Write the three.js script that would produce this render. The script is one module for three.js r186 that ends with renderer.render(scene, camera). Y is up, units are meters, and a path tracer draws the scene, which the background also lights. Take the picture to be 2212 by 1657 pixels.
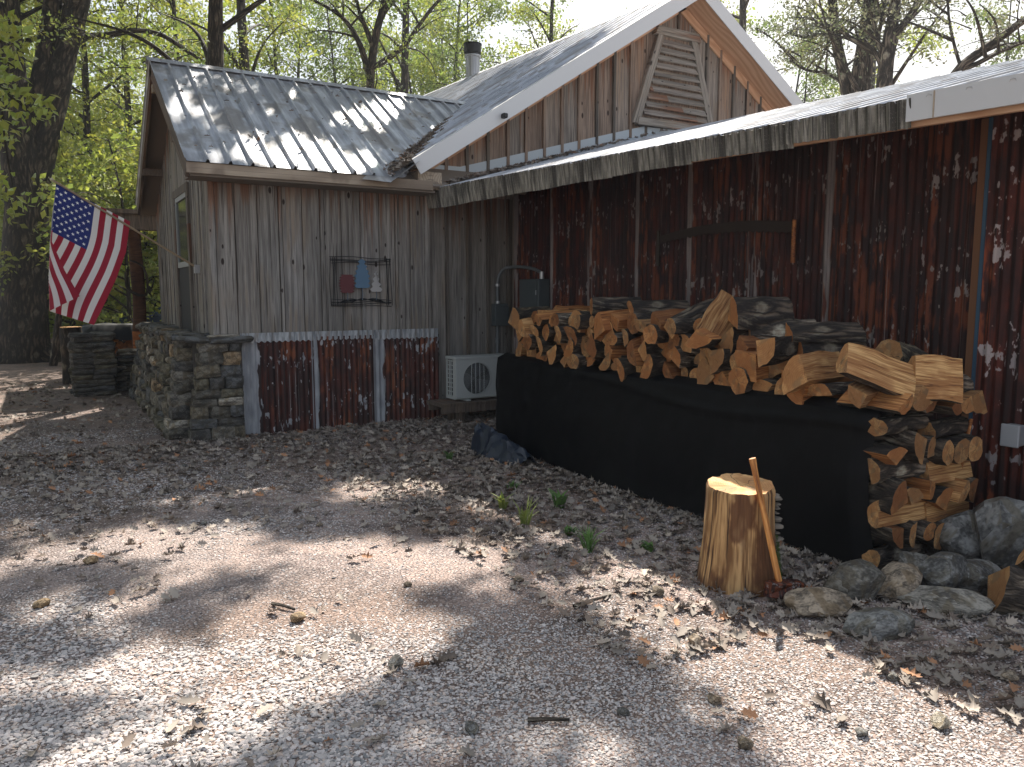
import * as THREE from 'three';
import { mergeGeometries, mergeVertices, toCreasedNormals } from 'three/addons/utils/BufferGeometryUtils.js';
import { RoundedBoxGeometry } from 'three/addons/geometries/RoundedBoxGeometry.js';

// ------------------------------------------------------------------ camera, sky, sun, exposure
const scene = new THREE.Scene();
const camera = new THREE.PerspectiveCamera(52.5, 1024 / 767, 0.1, 600);
camera.position.set(0, 1.65, 0);
camera.rotation.order = 'YXZ';
camera.rotation.set(THREE.MathUtils.degToRad(-6.67), THREE.MathUtils.degToRad(-31), 0);
camera.updateMatrixWorld();

const renderer = new THREE.WebGLRenderer({ antialias: true });
renderer.setSize(1024, 767);
renderer.toneMapping = THREE.LinearToneMapping;
renderer.toneMappingExposure = 2.5;
renderer.shadowMap.enabled = true;

const SUN = new THREE.Vector3(0.515, 1, -0.72);             // towards the sun: straight ahead, high behind the trees
const sun = new THREE.DirectionalLight(new THREE.Color(1, 0.93, 0.84), 5);
sun.position.copy(SUN).multiplyScalar(40).add(new THREE.Vector3(2, 0, -8));
sun.target.position.set(2, 0, -8);
sun.castShadow = true;
Object.assign(sun.shadow.camera, { left: -30, right: 30, top: 30, bottom: -30, near: 1, far: 150 });
sun.shadow.mapSize.set(4096, 4096);
scene.add(sun, sun.target);

// ------------------------------------------------------------------ random numbers and noise
function rng(seed) { let a = seed >>> 0; return () => { a = (a + 0x6D2B79F5) >>> 0; let t = Math.imul(a ^ (a >>> 15), 1 | a); t = (t + Math.imul(t ^ (t >>> 7), 61 | t)) ^ t; return ((t ^ (t >>> 14)) >>> 0) / 4294967296; }; }
const TAB = new Float32Array(65536); { const r = rng(7); for (let i = 0; i < 65536; i++) TAB[i] = r(); }
const mod = (a, n) => ((a % n) + n) % n;
function vn(x, y, px = 256, py = 256) {                     // value noise, period px, py
  const xi = Math.floor(x), yi = Math.floor(y); let fx = x - xi, fy = y - yi;
  fx = fx * fx * (3 - 2 * fx); fy = fy * fy * (3 - 2 * fy);
  const x0 = mod(xi, px) & 255, x1 = mod(xi + 1, px) & 255, y0 = (mod(yi, py) & 255) << 8, y1 = (mod(yi + 1, py) & 255) << 8;
  const a = TAB[x0 + y0], b = TAB[x1 + y0], c = TAB[x0 + y1], d = TAB[x1 + y1];
  return a + (b - a) * fx + (c - a) * fy + (a - b - c + d) * fx * fy;
}
function fbm(x, y, oct = 4, px = 256, py = 256) {
  let s = 0, a = 0.5, n = 0;
  for (let i = 0; i < oct; i++) { s += a * vn(x + i * 17, y + i * 31, px, py); n += a; a *= 0.5; x *= 2; y *= 2; px *= 2; py *= 2; }
  return s / n;
}
const n3 = (x, y, z) => (vn(x + 3.1 * z, y) + vn(y + 11.3, z + 2.7 * x) + vn(z + 5.7, x + 23.1)) / 3;
const clamp = (x, a = 0, b = 1) => Math.min(b, Math.max(a, x));
const sst = (a, b, x) => { const t = clamp((x - a) / (b - a)); return t * t * (3 - 2 * t); };
const lerp = (a, b, t) => a + (b - a) * t;
const mix3 = (a, b, t) => [lerp(a[0], b[0], t), lerp(a[1], b[1], t), lerp(a[2], b[2], t)];
const V = (x, y, z) => new THREE.Vector3(x, y, z);
const R = THREE.MathUtils.degToRad;

// ------------------------------------------------------------------ the sky: thin bright summer haze with soft cloud
{
  const w = 1024, h = 512, data = new Float32Array(w * h * 4), sd = SUN.clone().normalize(), d = V(0, 0, 0);
  for (let j = 0; j < h; j++) for (let i = 0; i < w; i++) {
    const el = ((j + 0.5) / h - 0.5) * Math.PI, az = ((i + 0.5) / w - 0.5) * 2 * Math.PI;
    d.set(Math.cos(az) * Math.cos(el), Math.sin(el), Math.sin(az) * Math.cos(el));
    const up = clamp(d.y), glow = Math.exp(-Math.pow(Math.acos(clamp(d.dot(sd), -1, 1)) / 0.62, 1.4));
    let c = mix3([0.28, 0.315, 0.34], [0.08, 0.13, 0.235], Math.pow(up, 0.55));
    const q = 1 / (up + 0.16), cl = sst(0.42, 0.66, fbm(d.x * q * 1.5 + 40, d.z * q * 1.5 + 60, 5));
    c = mix3(c, [0.35, 0.355, 0.36], cl * 0.85);
    c = c.map((v, k) => v + glow * [0.70, 0.67, 0.60][k]);
    if (d.y < 0) c = mix3(c, [0.16, 0.15, 0.12], sst(0, 0.12, -d.y));
    data.set([c[0], c[1], c[2], 1], (j * w + i) * 4);
  }
  const t = new THREE.DataTexture(data, w, h, THREE.RGBAFormat, THREE.FloatType);
  t.mapping = THREE.EquirectangularReflectionMapping; t.magFilter = THREE.LinearFilter; t.needsUpdate = true;
  scene.background = t; scene.environment = t;
  scene.fog = new THREE.FogExp2(0xf2f6fa, 0.0016);
  scene.backgroundIntensity = 1; scene.environmentIntensity = 1;
}

// ------------------------------------------------------------------ rays through the photograph, for placing things
const PC = V(0, 1.65, 0), PQ = new THREE.Quaternion().setFromEuler(new THREE.Euler(R(-6.67), R(-31), 0, 'YXZ')), _f = new THREE.Vector3(), PW = 2212, PH = 1657, PF = 1680;
function ray(u, v) { return _f.set((u - PW / 2) / PF, (PH / 2 - v) / PF, -1).applyQuaternion(PQ).clone(); }
function at(u, v, dist) { const r = ray(u, v); return r.multiplyScalar(dist / Math.hypot(r.x, r.z)).add(PC); }
function onPlane(u, v, n, d) { const r = ray(u, v); return r.multiplyScalar((d - n.dot(PC)) / n.dot(r)).add(PC); }
const onX = (u, v, x) => onPlane(u, v, V(1, 0, 0), x), onZ = (u, v, z) => onPlane(u, v, V(0, 0, 1), z), onG = (u, v, y = 0) => onPlane(u, v, V(0, 1, 0), y);

// ------------------------------------------------------------------ textures
function tex(w, h, fn, srgb = true) {
  const data = new Uint8Array(w * h * 4);
  for (let j = 0; j < h; j++) for (let i = 0; i < w; i++) {
    const c = fn((i + 0.5) / w, (j + 0.5) / h, i, j), k = (j * w + i) * 4;
    if (typeof c === 'number') { const b = clamp(c) * 255; data[k] = data[k + 1] = data[k + 2] = b; } else { data[k] = clamp(c[0], 0, 255); data[k + 1] = clamp(c[1], 0, 255); data[k + 2] = clamp(c[2], 0, 255); }
    data[k + 3] = 255;
  }
  const t = new THREE.DataTexture(data, w, h, THREE.RGBAFormat); t.wrapS = t.wrapT = THREE.RepeatWrapping; t.magFilter = THREE.LinearFilter; t.minFilter = THREE.LinearMipmapLinearFilter; t.generateMipmaps = true;
  if (srgb) t.colorSpace = THREE.SRGBColorSpace; t.needsUpdate = true; return t;
}
function mat(o) { return new THREE.MeshStandardMaterial({ roughness: 0.85, metalness: 0, side: THREE.DoubleSide, ...o }); }
const lin = (r, g, b) => new THREE.Color().setRGB(r, g, b);

// weathered vertical boards; u 2 m across, v 3 m along, the top end (v = 1) less weathered and redder in streaks
const knots = []; { const r = rng(21); for (let i = 0; i < 30; i++) knots.push([r() * 2, r() * 3, 0.006 + 0.014 * r() * r()]); }
function boardTex(seed, red, grey, tan) {
  const bump = new Float32Array(2048 * 1024);
  const map = tex(2048, 1024, (u, v, i, j) => {
    let x = u * 2, y = v * 3, kd = 0, bend = 0;
    for (const k of knots) {
      let dx = x - k[0]; if (dx > 1) dx -= 2; if (dx < -1) dx += 2; const dy = (y - k[1]);
      if (Math.abs(dx) > 0.12 || Math.abs(dy) > 0.22) continue;
      const q = Math.hypot(dx, dy * 0.45) / k[2];
      kd = Math.max(kd, 1 - sst(0.7, 1.3, q)); bend += Math.sign(dx) * k[2] * Math.exp(-dy * dy / (k[2] * k[2] * 22)) * Math.exp(-Math.abs(dx) / (k[2] * 3));
    }
    x -= bend;
    const g1 = fbm(x * 32 + seed, y * 1.4, 4, 64, 256), g2 = fbm(x * 140, y * 4 + seed, 3, 256, 256), g3 = vn(x * 330, y * 11);
    const crack = sst(0.70, 0.78, fbm(x * 64 + 9, y * 1.1 + seed, 3));
    let t = 0.5 * g1 + 0.35 * g2 + 0.15 * g3;
    let c = mix3(grey[0], grey[1], sst(0.25, 0.75, t));
    const patch = fbm(x * 3.5 + seed * 2, y * 1.3 + 5, 4);
    c = mix3(c, tan, 0.55 * sst(0.45, 0.7, patch) * sst(0.3, 0.7, g1));
    const rr = sst(0.0, 0.22, v * 1.0 - 0.80 + (fbm(x * 26, y * 0.9 + 3, 3) - 0.5) * 0.45 + (patch - 0.5) * 0.3);
    c = mix3(c, mix3(red[0], red[1], t), rr * 0.8);
    const sp = vn(x * 400, y * 300); if (sp > 0.93) c = c.map((q) => q * 0.8);
    c = mix3(c, [44, 36, 31], 0.6 * crack); c = mix3(c, [38, 26, 20], kd * 0.85);
    bump[j * 2048 + i] = t * (1 - 0.9 * crack) * (1 - 0.4 * kd);
    return c;
  });
  return { map, bumpMap: tex(2048, 1024, (u, v, i, j) => bump[j * 2048 + i], false) };
}
const boardFront = boardTex(3, [[104, 66, 47], [166, 116, 86]], [[112, 107, 101], [170, 165, 157]], [142, 122, 100]);
const M = {};
M.board = [0, 1, 2, 3].map((k) => mat({ ...boardFront, bumpScale: 0.004, color: lin(...[[1.0, 1.0, 1.0], [0.84, 0.84, 0.83], [0.94, 0.92, 0.89], [0.76, 0.75, 0.73]][k]) }));
M.gable = [0, 1, 2, 3].map((k) => mat({ ...boardFront, bumpScale: 0.004, color: lin(...[[1.1, 0.96, 0.86], [1.05, 0.82, 0.68], [0.98, 0.9, 0.84], [0.92, 0.72, 0.6]][k]) }));
const boardBrown = boardTex(9, [[92, 62, 46], [150, 108, 82]], [[84, 74, 65], [140, 126, 112]], [124, 100, 80]);      // sheltered boards, never bleached
M.brownBoard = [0, 1].map((k) => mat({ ...boardBrown, bumpScale: 0.004, color: lin(...[[0.9, 0.88, 0.85], [0.78, 0.76, 0.73]][k]) }));
M.batten = mat({ map: boardFront.map, color: lin(0.5, 0.46, 0.42), bumpMap: boardFront.bumpMap, bumpScale: 0.003 });
M.darkwood = mat({ color: lin(0.2, 0.165, 0.13) });
// fresh pine: soffit, trim
const pineF = (u, v) => { const w = fbm(u * 3 + 1, v * 2, 3, 3, 2) * 2.2, ring = 0.5 + 0.5 * Math.sin((u * 9 + w) * 6.28); return 0.5 * ring + 0.5 * fbm(u * 60, v * 6, 3, 60, 6); };
const pine = tex(512, 512, (u, v) => mix3([184, 138, 104], [222, 184, 150], pineF(u, v)));
const pineOld = tex(512, 512, (u, v) => mix3(mix3([140, 124, 106], [190, 174, 152], pineF(u, v)), [112, 98, 84], 0.6 * sst(0.55, 0.7, fbm(u * 4 + 7, v * 9, 4, 4, 9))));
M.pine = mat({ map: pine });
M.pineGrey = mat({ map: pineOld });
M.vent = mat({ ...boardFront, bumpScale: 0.004, color: lin(0.95, 0.9, 0.84) });
// metal roofing with grime
const roofTex = tex(1024, 1024, (u, v) => {
  const a = fbm(u * 6, v * 6, 5, 6, 6), s = fbm(u * 60, v * 5, 3, 60, 5), sp = vn(u * 300, v * 300, 300, 300);
  let c = mix3([150, 152, 156], [196, 199, 203], sst(0.3, 0.7, 0.5 * a + 0.5 * s)); c = mix3(c, [118, 112, 106], 0.6 * sst(0.58, 0.75, a));
  if (sp > 0.955) c = mix3(c, [70, 62, 55], 0.7); return c;
});
M.roof = mat({ map: roofTex, metalness: 0.25, roughness: 0.5, color: lin(1.15, 1.16, 1.18) });
M.roofPale = mat({ map: roofTex, metalness: 0.2, roughness: 0.4, color: lin(1, 1, 1) });
M.trim = mat({ color: lin(0.62, 0.62, 0.61), roughness: 0.45 });
M.trimBlue = mat({ color: lin(0.5, 0.55, 0.57), roughness: 0.5 });
M.flue = mat({ map: roofTex, metalness: 0.6, roughness: 0.4 });
M.black = mat({ color: lin(0.012, 0.012, 0.013), roughness: 0.5 });
// corrugated iron: u across one sheet, v up it
function rustTex(seed, o) {
  return tex(512, 1024, (u, v) => {
    const x = u * 0.82, y = v * 3;
    const a = fbm(x * 9 + seed, y * 3 + seed, 5), b = fbm(x * 40 + seed * 3, y * 9, 4), st = fbm(x * 70 + seed, y * 0.9 + seed, 3), fine = vn(x * 420, y * 260);
    let c = mix3([50, 21, 16], [98, 42, 26], sst(0.3, 0.7, 0.6 * a + 0.4 * b));
    c = mix3(c, [140, 76, 38], 0.9 * sst(0.52, 0.68, fbm(x * 6 + seed * 5, y * 1.3, 4)) * sst(0.35, 0.6, b));
    c = mix3(c, [32, 19, 17], sst(0.52, 0.7, st) * 0.7);
    // zinc left in blotches along the nail rows, on the crests and at the lapped edge
    const row = Math.exp(-Math.pow((mod(y + seed * 0.37, 0.72) - 0.36) / 0.13, 2)), cr = 0.5 + 0.5 * Math.cos(x / 0.0683 * 6.283);
    let z = sst(o.z0, o.z0 + 0.05, 0.5 * fbm(x * 60 + seed * 3, y * 22, 4) + 0.5 * fbm(x * 26 + 7 * seed, y * 11, 3) + 0.13 * row + 0.06 * cr);
    const lap = o.lap; if (lap) { const e = (u - (1 - lap)) / 0.012 + (fbm(x * 30, y * 5 + seed, 3) - 0.5) * 7; z = Math.max(z, sst(-0.5, 0.5, e) * (1 - 0.9 * sst(0.6, 0.68, fbm(x * 25 + 3, y * 2.2 + seed * 2, 4)))); }
    if (o.lapL) { const e = (o.lapL - u) / 0.012 + (fbm(x * 26, y * 6 + seed, 4) - 0.5) * 8; z = Math.max(z, sst(-0.5, 0.5, e)); }
    // bare scratches down the crests
    const line = sst(0.80, 0.86, vn(Math.floor(x / 0.0341) * 3.7 + seed, y * 0.8 + seed * 3)) * (Math.abs(mod(x + 0.004 * vn(y * 3, seed), 0.0341) - 0.017) < 0.0022 ? 1 : 0);
    z = Math.max(z, line * 0.8);
    const zc = mix3([136, 140, 142], [204, 206, 204], fbm(x * 30, y * 6 + 9, 3));
    c = mix3(c, zc, z * o.zs); if (fine > 0.9) c = c.map((q) => q * 0.85);
    return c;
  });
}
M.rust = [rustTex(1.3, { z0: 0.735, lap: 0.10, zs: 0.9 }), rustTex(4.1, { z0: 0.725, lap: 0.09, zs: 0.9 }), rustTex(7.7, { z0: 0.74, lap: 0.10, zs: 0.85 })].map((m) => mat({ map: m, roughness: 0.72, metalness: 0.15, color: lin(0.62, 0.53, 0.5) }));
M.rustBrown = [rustTex(11.2, { z0: 0.72, zs: 0.9 }), rustTex(13.9, { z0: 0.71, zs: 0.9 })].map((m) => mat({ map: m, roughness: 0.7, metalness: 0.15, color: lin(1.15, 1, 0.98) }));
M.skirt = [rustTex(15.1, { z0: 0.72, lapL: 0.22, zs: 1 }), rustTex(18.5, { z0: 0.735, lapL: 0.10, zs: 1 }), rustTex(22.4, { z0: 0.725, lapL: 0.16, zs: 1 })].map((m) => mat({ map: m, roughness: 0.65, metalness: 0.1, color: lin(0.85, 0.83, 0.85) }));
// zinc gone grey with lichen: eave flashing, skirt band
const zincOld = tex(1024, 256, (u, v) => {
  const a = fbm(u * 18, v * 3, 5, 18, 3), b = fbm(u * 130, v * 10, 4, 130, 10), s = fbm(u * 90, v * 1.5 + 2, 3, 90, 2), f = vn(u * 900, v * 220);
  let c = mix3([84, 82, 76], [158, 154, 144], sst(0.28, 0.72, 0.5 * a + 0.5 * b)); c = mix3(c, [52, 49, 44], 0.8 * sst(0.55, 0.7, s)); if (f > 0.86) c = mix3(c, [190, 184, 168], 0.6); return c;
});
M.zincOld = mat({ map: zincOld, roughness: 0.75, metalness: 0.15, color: lin(1, 0.98, 0.94) });
const zincNew = tex(1024, 256, (u, v) => { const a = fbm(u * 18, v * 3, 5, 18, 3), b = fbm(u * 60, v * 12, 4, 60, 12); let c = mix3([138, 142, 145], [198, 200, 200], sst(0.3, 0.7, 0.5 * a + 0.5 * b)); return mix3(c, [120, 108, 96], 0.5 * sst(0.6, 0.75, fbm(u * 30, v * 4 + 2, 4, 30, 4))); });
M.zinc = mat({ map: zincNew, roughness: 0.55, metalness: 0.25 });
// bark, split wood, sawn ends
const barkF = (u, v) => { const w = fbm(u * 4, v * 3, 3, 4, 3) * 0.5, r = Math.abs(fbm(u * 14 + w * 4, v * 3.2, 4, 14, 3.2 | 0 || 3) - 0.5) * 2; return clamp(0.35 + 0.9 * r + 0.25 * (fbm(u * 50, v * 30, 3, 50, 30) - 0.5)); };
const barkB = tex(512, 512, (u, v) => barkF(u, v), false);
const barkC = tex(512, 512, (u, v) => { const b = barkF(u, v), li = sst(0.56, 0.68, fbm(u * 7 + 3, v * 7, 5, 7, 7)); let c = mix3([40, 34, 29], [134, 122, 108], sst(0.3, 0.95, b)); c = mix3(c, [168, 168, 152], li * sst(0.4, 0.8, b) * 0.7); return c; });
M.bark = [[0.85, 0.8, 0.74], [0.55, 0.5, 0.45], [1.3, 1.27, 1.2], [0.7, 0.65, 0.5]].map((c) => mat({ map: barkC, bumpMap: barkB, bumpScale: 0.02, color: lin(...c) }));
M.treeBark = [[0.55, 0.5, 0.45], [0.5, 0.46, 0.42], [1.0, 0.97, 0.92]].map((c) => mat({ map: barkC, bumpMap: barkB, bumpScale: 0.03, color: lin(...c) }));
const splitF = (u, v) => { const g = fbm(u * 3, v * 40, 4, 3, 40), h = fbm(u * 8, v * 120, 3, 8, 120); return 0.55 * g + 0.45 * h; };
const splitC = tex(512, 512, (u, v) => { const t = splitF(u, v), p = fbm(u * 4, v * 4, 4, 4, 4); let c = mix3([150, 104, 62], [224, 184, 132], sst(0.3, 0.7, t)); c = mix3(c, [148, 100, 62], 0.5 * sst(0.5, 0.7, p)); if (t < 0.33) c = mix3(c, [88, 58, 36], 0.6); return c; });
const splitB = tex(512, 512, (u, v) => splitF(u, v), false);
M.split = [[0.95, 0.90, 0.78], [0.80, 0.60, 0.42], [0.62, 0.60, 0.54], [0.48, 0.34, 0.23]].map((c) => mat({ map: splitC, bumpMap: splitB, bumpScale: 0.008, color: lin(...c) }));
const endC = tex(512, 512, (u, v) => {
  const x = u - 0.5, y = v - 0.5, r = Math.hypot(x, y), a = Math.atan2(y, x), w = fbm(u * 5 + 2, v * 5, 3) * 0.035;
  const ring = 0.5 + 0.5 * Math.sin((r + w) * 210); let c = mix3([176, 128, 82], [222, 184, 134], 0.35 * ring + 0.65 * fbm(u * 26, v * 26, 4));
  c = mix3(c, [146, 98, 60], 0.5 * sst(0.5, 0.66, fbm(u * 4 + 8, v * 4, 4))); c = mix3(c, [130, 112, 90], 0.5 * sst(0.55, 0.7, fbm(u * 6 + 3, v * 6 + 7, 4)));
  const ck = Math.abs(mod(a + 0.5 * fbm(r * 9, a, 2) + 0.3, 1.05) - 0.5); if (ck < 0.02 / (r + 0.15) * 0.35 && r < 0.42 && vn(a * 3, 4) > 0.35) c = [70, 46, 30]; return c;
});
M.end = [[0.95, 0.88, 0.74], [0.80, 0.62, 0.44], [0.66, 0.62, 0.54], [0.50, 0.36, 0.25]].map((c) => mat({ map: endC, bumpMap: splitB, bumpScale: 0.004, color: lin(...c) }));
M.endPale = mat({ map: endC, color: lin(1.25, 1.25, 1.2) });
// stone
const stoneF = (u, v) => 0.6 * fbm(u * 5, v * 5, 5, 5, 5) + 0.4 * fbm(u * 30, v * 30, 3, 30, 30);
const stoneC = tex(512, 512, (u, v) => { const t = stoneF(u, v), q = fbm(u * 8 + 4, v * 3, 4, 8, 3); let c = mix3([92, 88, 82], [196, 190, 178], sst(0.28, 0.72, t)); c = mix3(c, [120, 104, 78], 0.5 * sst(0.52, 0.7, q)); if (vn(u * 200, v * 200, 200, 200) > 0.93) c = c.map((z) => z * 0.75); return c; });
const stoneB = tex(512, 512, (u, v) => stoneF(u, v), false);
const stone = (r, g, b) => mat({ map: stoneC, bumpMap: stoneB, bumpScale: 0.01, color: lin(r, g, b) });
M.stone = [stone(0.32, 0.31, 0.28), stone(0.24, 0.24, 0.24), stone(0.42, 0.38, 0.3), stone(0.36, 0.34, 0.26), stone(0.28, 0.3, 0.33), stone(0.5, 0.48, 0.44)];
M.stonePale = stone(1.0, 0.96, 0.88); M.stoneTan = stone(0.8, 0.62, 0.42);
M.boulder = [stone(0.62, 0.61, 0.59), stone(0.48, 0.51, 0.55), stone(0.72, 0.62, 0.52), stone(0.46, 0.46, 0.45)];
M.mortar = mat({ color: lin(0.10, 0.09, 0.08) });
// ------------------------------------------------------------------ building blocks
const taken = {};
function numbered(n) { const k = taken[n] = (taken[n] ?? -1) + 1; return k ? `${n}_${String(k).padStart(3, '0')}` : n; }
function shadow(o) { o.traverse((m) => { if (m.isMesh) { m.castShadow = true; m.receiveShadow = true; } }); return o; }
function thing(name, label, category, pos = [0, 0, 0], turn = 0, group) {
  const o = new THREE.Group(); o.name = numbered(name); o.position.set(...pos); o.rotation.y = turn; scene.add(o);
  o.userData = { label, category }; if (group) o.userData.group = group; return o;
}
function part(name, geo, material, parent) { const m = new THREE.Mesh(geo, material); m.name = name; m.castShadow = m.receiveShadow = true; parent.add(m); return m; }
function solo(name, geo, material, label, category, group) { const m = part(numbered(name), geo, material, scene); m.userData = { label, category }; if (group) m.userData.group = group; return m; }
function boxUV(g, s = 1, ou = 0, ov = 0) {                    // uv in metres from the face direction
  if (g.index) g = g.toNonIndexed(); const p = g.attributes.position, n = g.attributes.normal, uv = new Float32Array(p.count * 2);
  for (let i = 0; i < p.count; i += 3) {
    const nx = Math.abs(n.getX(i) + n.getX(i + 1) + n.getX(i + 2)), ny = Math.abs(n.getY(i) + n.getY(i + 1) + n.getY(i + 2)), nz = Math.abs(n.getZ(i) + n.getZ(i + 1) + n.getZ(i + 2));
    for (let k = i; k < i + 3; k++) {
      const x = p.getX(k), y = p.getY(k), z = p.getZ(k); let a, b;
      if (nz >= nx && nz >= ny) { a = x; b = y; } else if (nx >= ny) { a = z; b = y; } else { a = x; b = z; }
      uv[k * 2] = a * s + ou; uv[k * 2 + 1] = b * s + ov;
    }
  }
  g.setAttribute('uv', new THREE.BufferAttribute(uv, 2)); return g;
}
function box(x0, y0, z0, x1, y1, z1) { const g = new THREE.BoxGeometry(Math.abs(x1 - x0), Math.abs(y1 - y0), Math.abs(z1 - z0)); g.translate((x0 + x1) / 2, (y0 + y1) / 2, (z0 + z1) / 2); return g; }
// an upright board or polygon of thickness d: outline in its own plane, o = origin, e1 = across, e2 = up, e3 = out; uv for the board texture
function slab(pts, d, o, e1, e2, e3, uvf) {
  const n = pts.length, pos = [], uv = [], put = (p, q) => { const w = o.clone().addScaledVector(e1, p[0]).addScaledVector(e2, p[1]).addScaledVector(e3, q); pos.push(w.x, w.y, w.z); uv.push(...uvf(p[0], p[1])); };
  for (let i = 1; i < n - 1; i++) { put(pts[0], d); put(pts[i], d); put(pts[i + 1], d); put(pts[0], 0); put(pts[i + 1], 0); put(pts[i], 0); }
  for (let i = 0; i < n; i++) { const a = pts[i], b = pts[(i + 1) % n]; put(a, 0); put(b, 0); put(b, d); put(a, 0); put(b, d); put(a, d); }
  const g = new THREE.BufferGeometry(); g.setAttribute('position', new THREE.Float32BufferAttribute(pos, 3)); g.setAttribute('uv', new THREE.Float32BufferAttribute(uv, 2)); g.computeVertexNormals(); return g;
}
function tube(pts, r, seg = 24, rad = 8) { const c = new THREE.CatmullRomCurve3(pts); return new THREE.TubeGeometry(c, seg, r, rad); }
// tapered limb through points, radius from r0 to r1
function limb(pts, r0, r1, rad = 7, wob = 0, seed = 1) {
  const c = new THREE.CatmullRomCurve3(pts), len = c.getLength(), seg = Math.max(4, Math.min(40, Math.round(len / Math.max(0.12, r0 * 2.2)))), pos = [], uv = [], idx = [];
  const t0 = c.getTangentAt(0), ref = Math.abs(t0.y) > 0.9 ? V(1, 0, 0) : V(0, 1, 0); let nrm = new THREE.Vector3().crossVectors(t0, ref).normalize();
  for (let i = 0; i <= seg; i++) {
    const t = i / seg, p = c.getPointAt(t), tg = c.getTangentAt(t); nrm.addScaledVector(tg, -nrm.dot(tg)).normalize(); const bi = new THREE.Vector3().crossVectors(tg, nrm), r = lerp(r0, r1, t);
    for (let j = 0; j <= rad; j++) { const a = j / rad * 6.28318, rr = r * (1 + wob * (vn(Math.cos(a) * 1.7 + 9 + seed, t * len * 1.6 + Math.sin(a) * 1.7) - 0.5)); pos.push(p.x + (nrm.x * Math.cos(a) + bi.x * Math.sin(a)) * rr, p.y + (nrm.y * Math.cos(a) + bi.y * Math.sin(a)) * rr, p.z + (nrm.z * Math.cos(a) + bi.z * Math.sin(a)) * rr); uv.push(j / rad * Math.max(1, Math.round(r0 * 7)), t * len); }
  }
  for (let i = 0; i < seg; i++) for (let j = 0; j < rad; j++) { const a = i * (rad + 1) + j, b = a + rad + 1; idx.push(a, a + 1, b, b, a + 1, b + 1); }
  const g = new THREE.BufferGeometry(); g.setAttribute('position', new THREE.Float32BufferAttribute(pos, 3)); g.setAttribute('uv', new THREE.Float32BufferAttribute(uv, 2)); g.setIndex(idx); g.computeVertexNormals(); return g;
}
// ribbed sheet: o = lower corner, e1 along the eave, e2 up the slope, nn out; each column runs from lo(a) to hi(a)
function ribbed(o, e1, e2, nn, w, lo, hi, prof, step, uvs = 0.5) {
  const pos = [], uv = [], idx = []; const xs = []; for (let a = 0; a < w - 1e-6; a += step) xs.push(a); xs.push(w);
  xs.forEach((a, i) => { for (const s of [lo(a), hi(a)]) { const p = o.clone().addScaledVector(e1, a).addScaledVector(e2, s).addScaledVector(nn, prof(a)); pos.push(p.x, p.y, p.z); uv.push(a * uvs, s * uvs); } if (i) { const k = i * 2; idx.push(k - 2, k, k - 1, k, k + 1, k - 1); } });
  const g = new THREE.BufferGeometry(); g.setAttribute('position', new THREE.Float32BufferAttribute(pos, 3)); g.setAttribute('uv', new THREE.Float32BufferAttribute(uv, 2)); g.setIndex(idx); return toCreasedNormals(g, 0.5);
}
const ribProf = (pitch, h) => (a) => { const q = Math.abs(mod(a + pitch / 2, pitch) - pitch / 2); return h * (1 - sst(0.010, 0.021, q)); };
const waveProf = (h) => (a) => h * Math.cos(a / 0.0683 * 6.28318);

// ------------------------------------------------------------------ ground
function gh(x, z) {                                           // gentle relief of the yard
  return 0.030 * (fbm(x * 0.5 + 50, z * 0.5 + 50, 3) - 0.5) + 0.012 * (fbm(x * 2.1 + 9, z * 2.1 + 77, 2) - 0.5);
}
const gravelTexs = (() => {
  const N = 56, pts = []; const r = rng(91); for (let i = 0; i < N * N; i++) pts.push([r(), r(), r(), r()]);
  const w = 1024, col = new Float32Array(w * w), hgt = new Float32Array(w * w);
  for (let j = 0; j < w; j++) for (let i = 0; i < w; i++) {
    const x = i / w * N, y = j / w * N, xi = Math.floor(x), yi = Math.floor(y); let d1 = 9, d2 = 9, k1 = null;
    for (let b = -1; b < 2; b++) for (let a = -1; a < 2; a++) { const k = pts[mod(xi + a, N) + mod(yi + b, N) * N], dx = xi + a + k[0] - x, dy = yi + b + k[1] - y, d = (dx * dx + dy * dy) * (0.6 + k[3]); if (d < d1) { d2 = d1; d1 = d; k1 = k; } else if (d < d2) d2 = d; }
    const e = sst(0.02, 0.25, Math.sqrt(d2) - Math.sqrt(d1)); col[j * w + i] = k1[2]; hgt[j * w + i] = e * (0.5 + 0.5 * k1[3]);
  }
  const map = tex(w, w, (u, v, i, j) => { const k = j * w + i, f = fbm(u * 90, v * 90, 3, 90, 90), sandy = sst(0.45, 0.62, fbm(u * 5, v * 5, 4, 5, 5)); let c = mix3([150, 138, 134], [212, 200, 194], col[k]); c = mix3([112, 100, 94], c, 0.3 + 0.7 * hgt[k]); c = mix3(c, [196, 178, 168], sandy * 0.6); return c.map((q) => q * (0.8 + 0.4 * f)); });
  return { map, bumpMap: tex(w, w, (u, v, i, j) => 0.8 * hgt[j * w + i] + 0.2 * fbm(u * 200, v * 200, 2, 200, 200), false) };
})();
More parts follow.
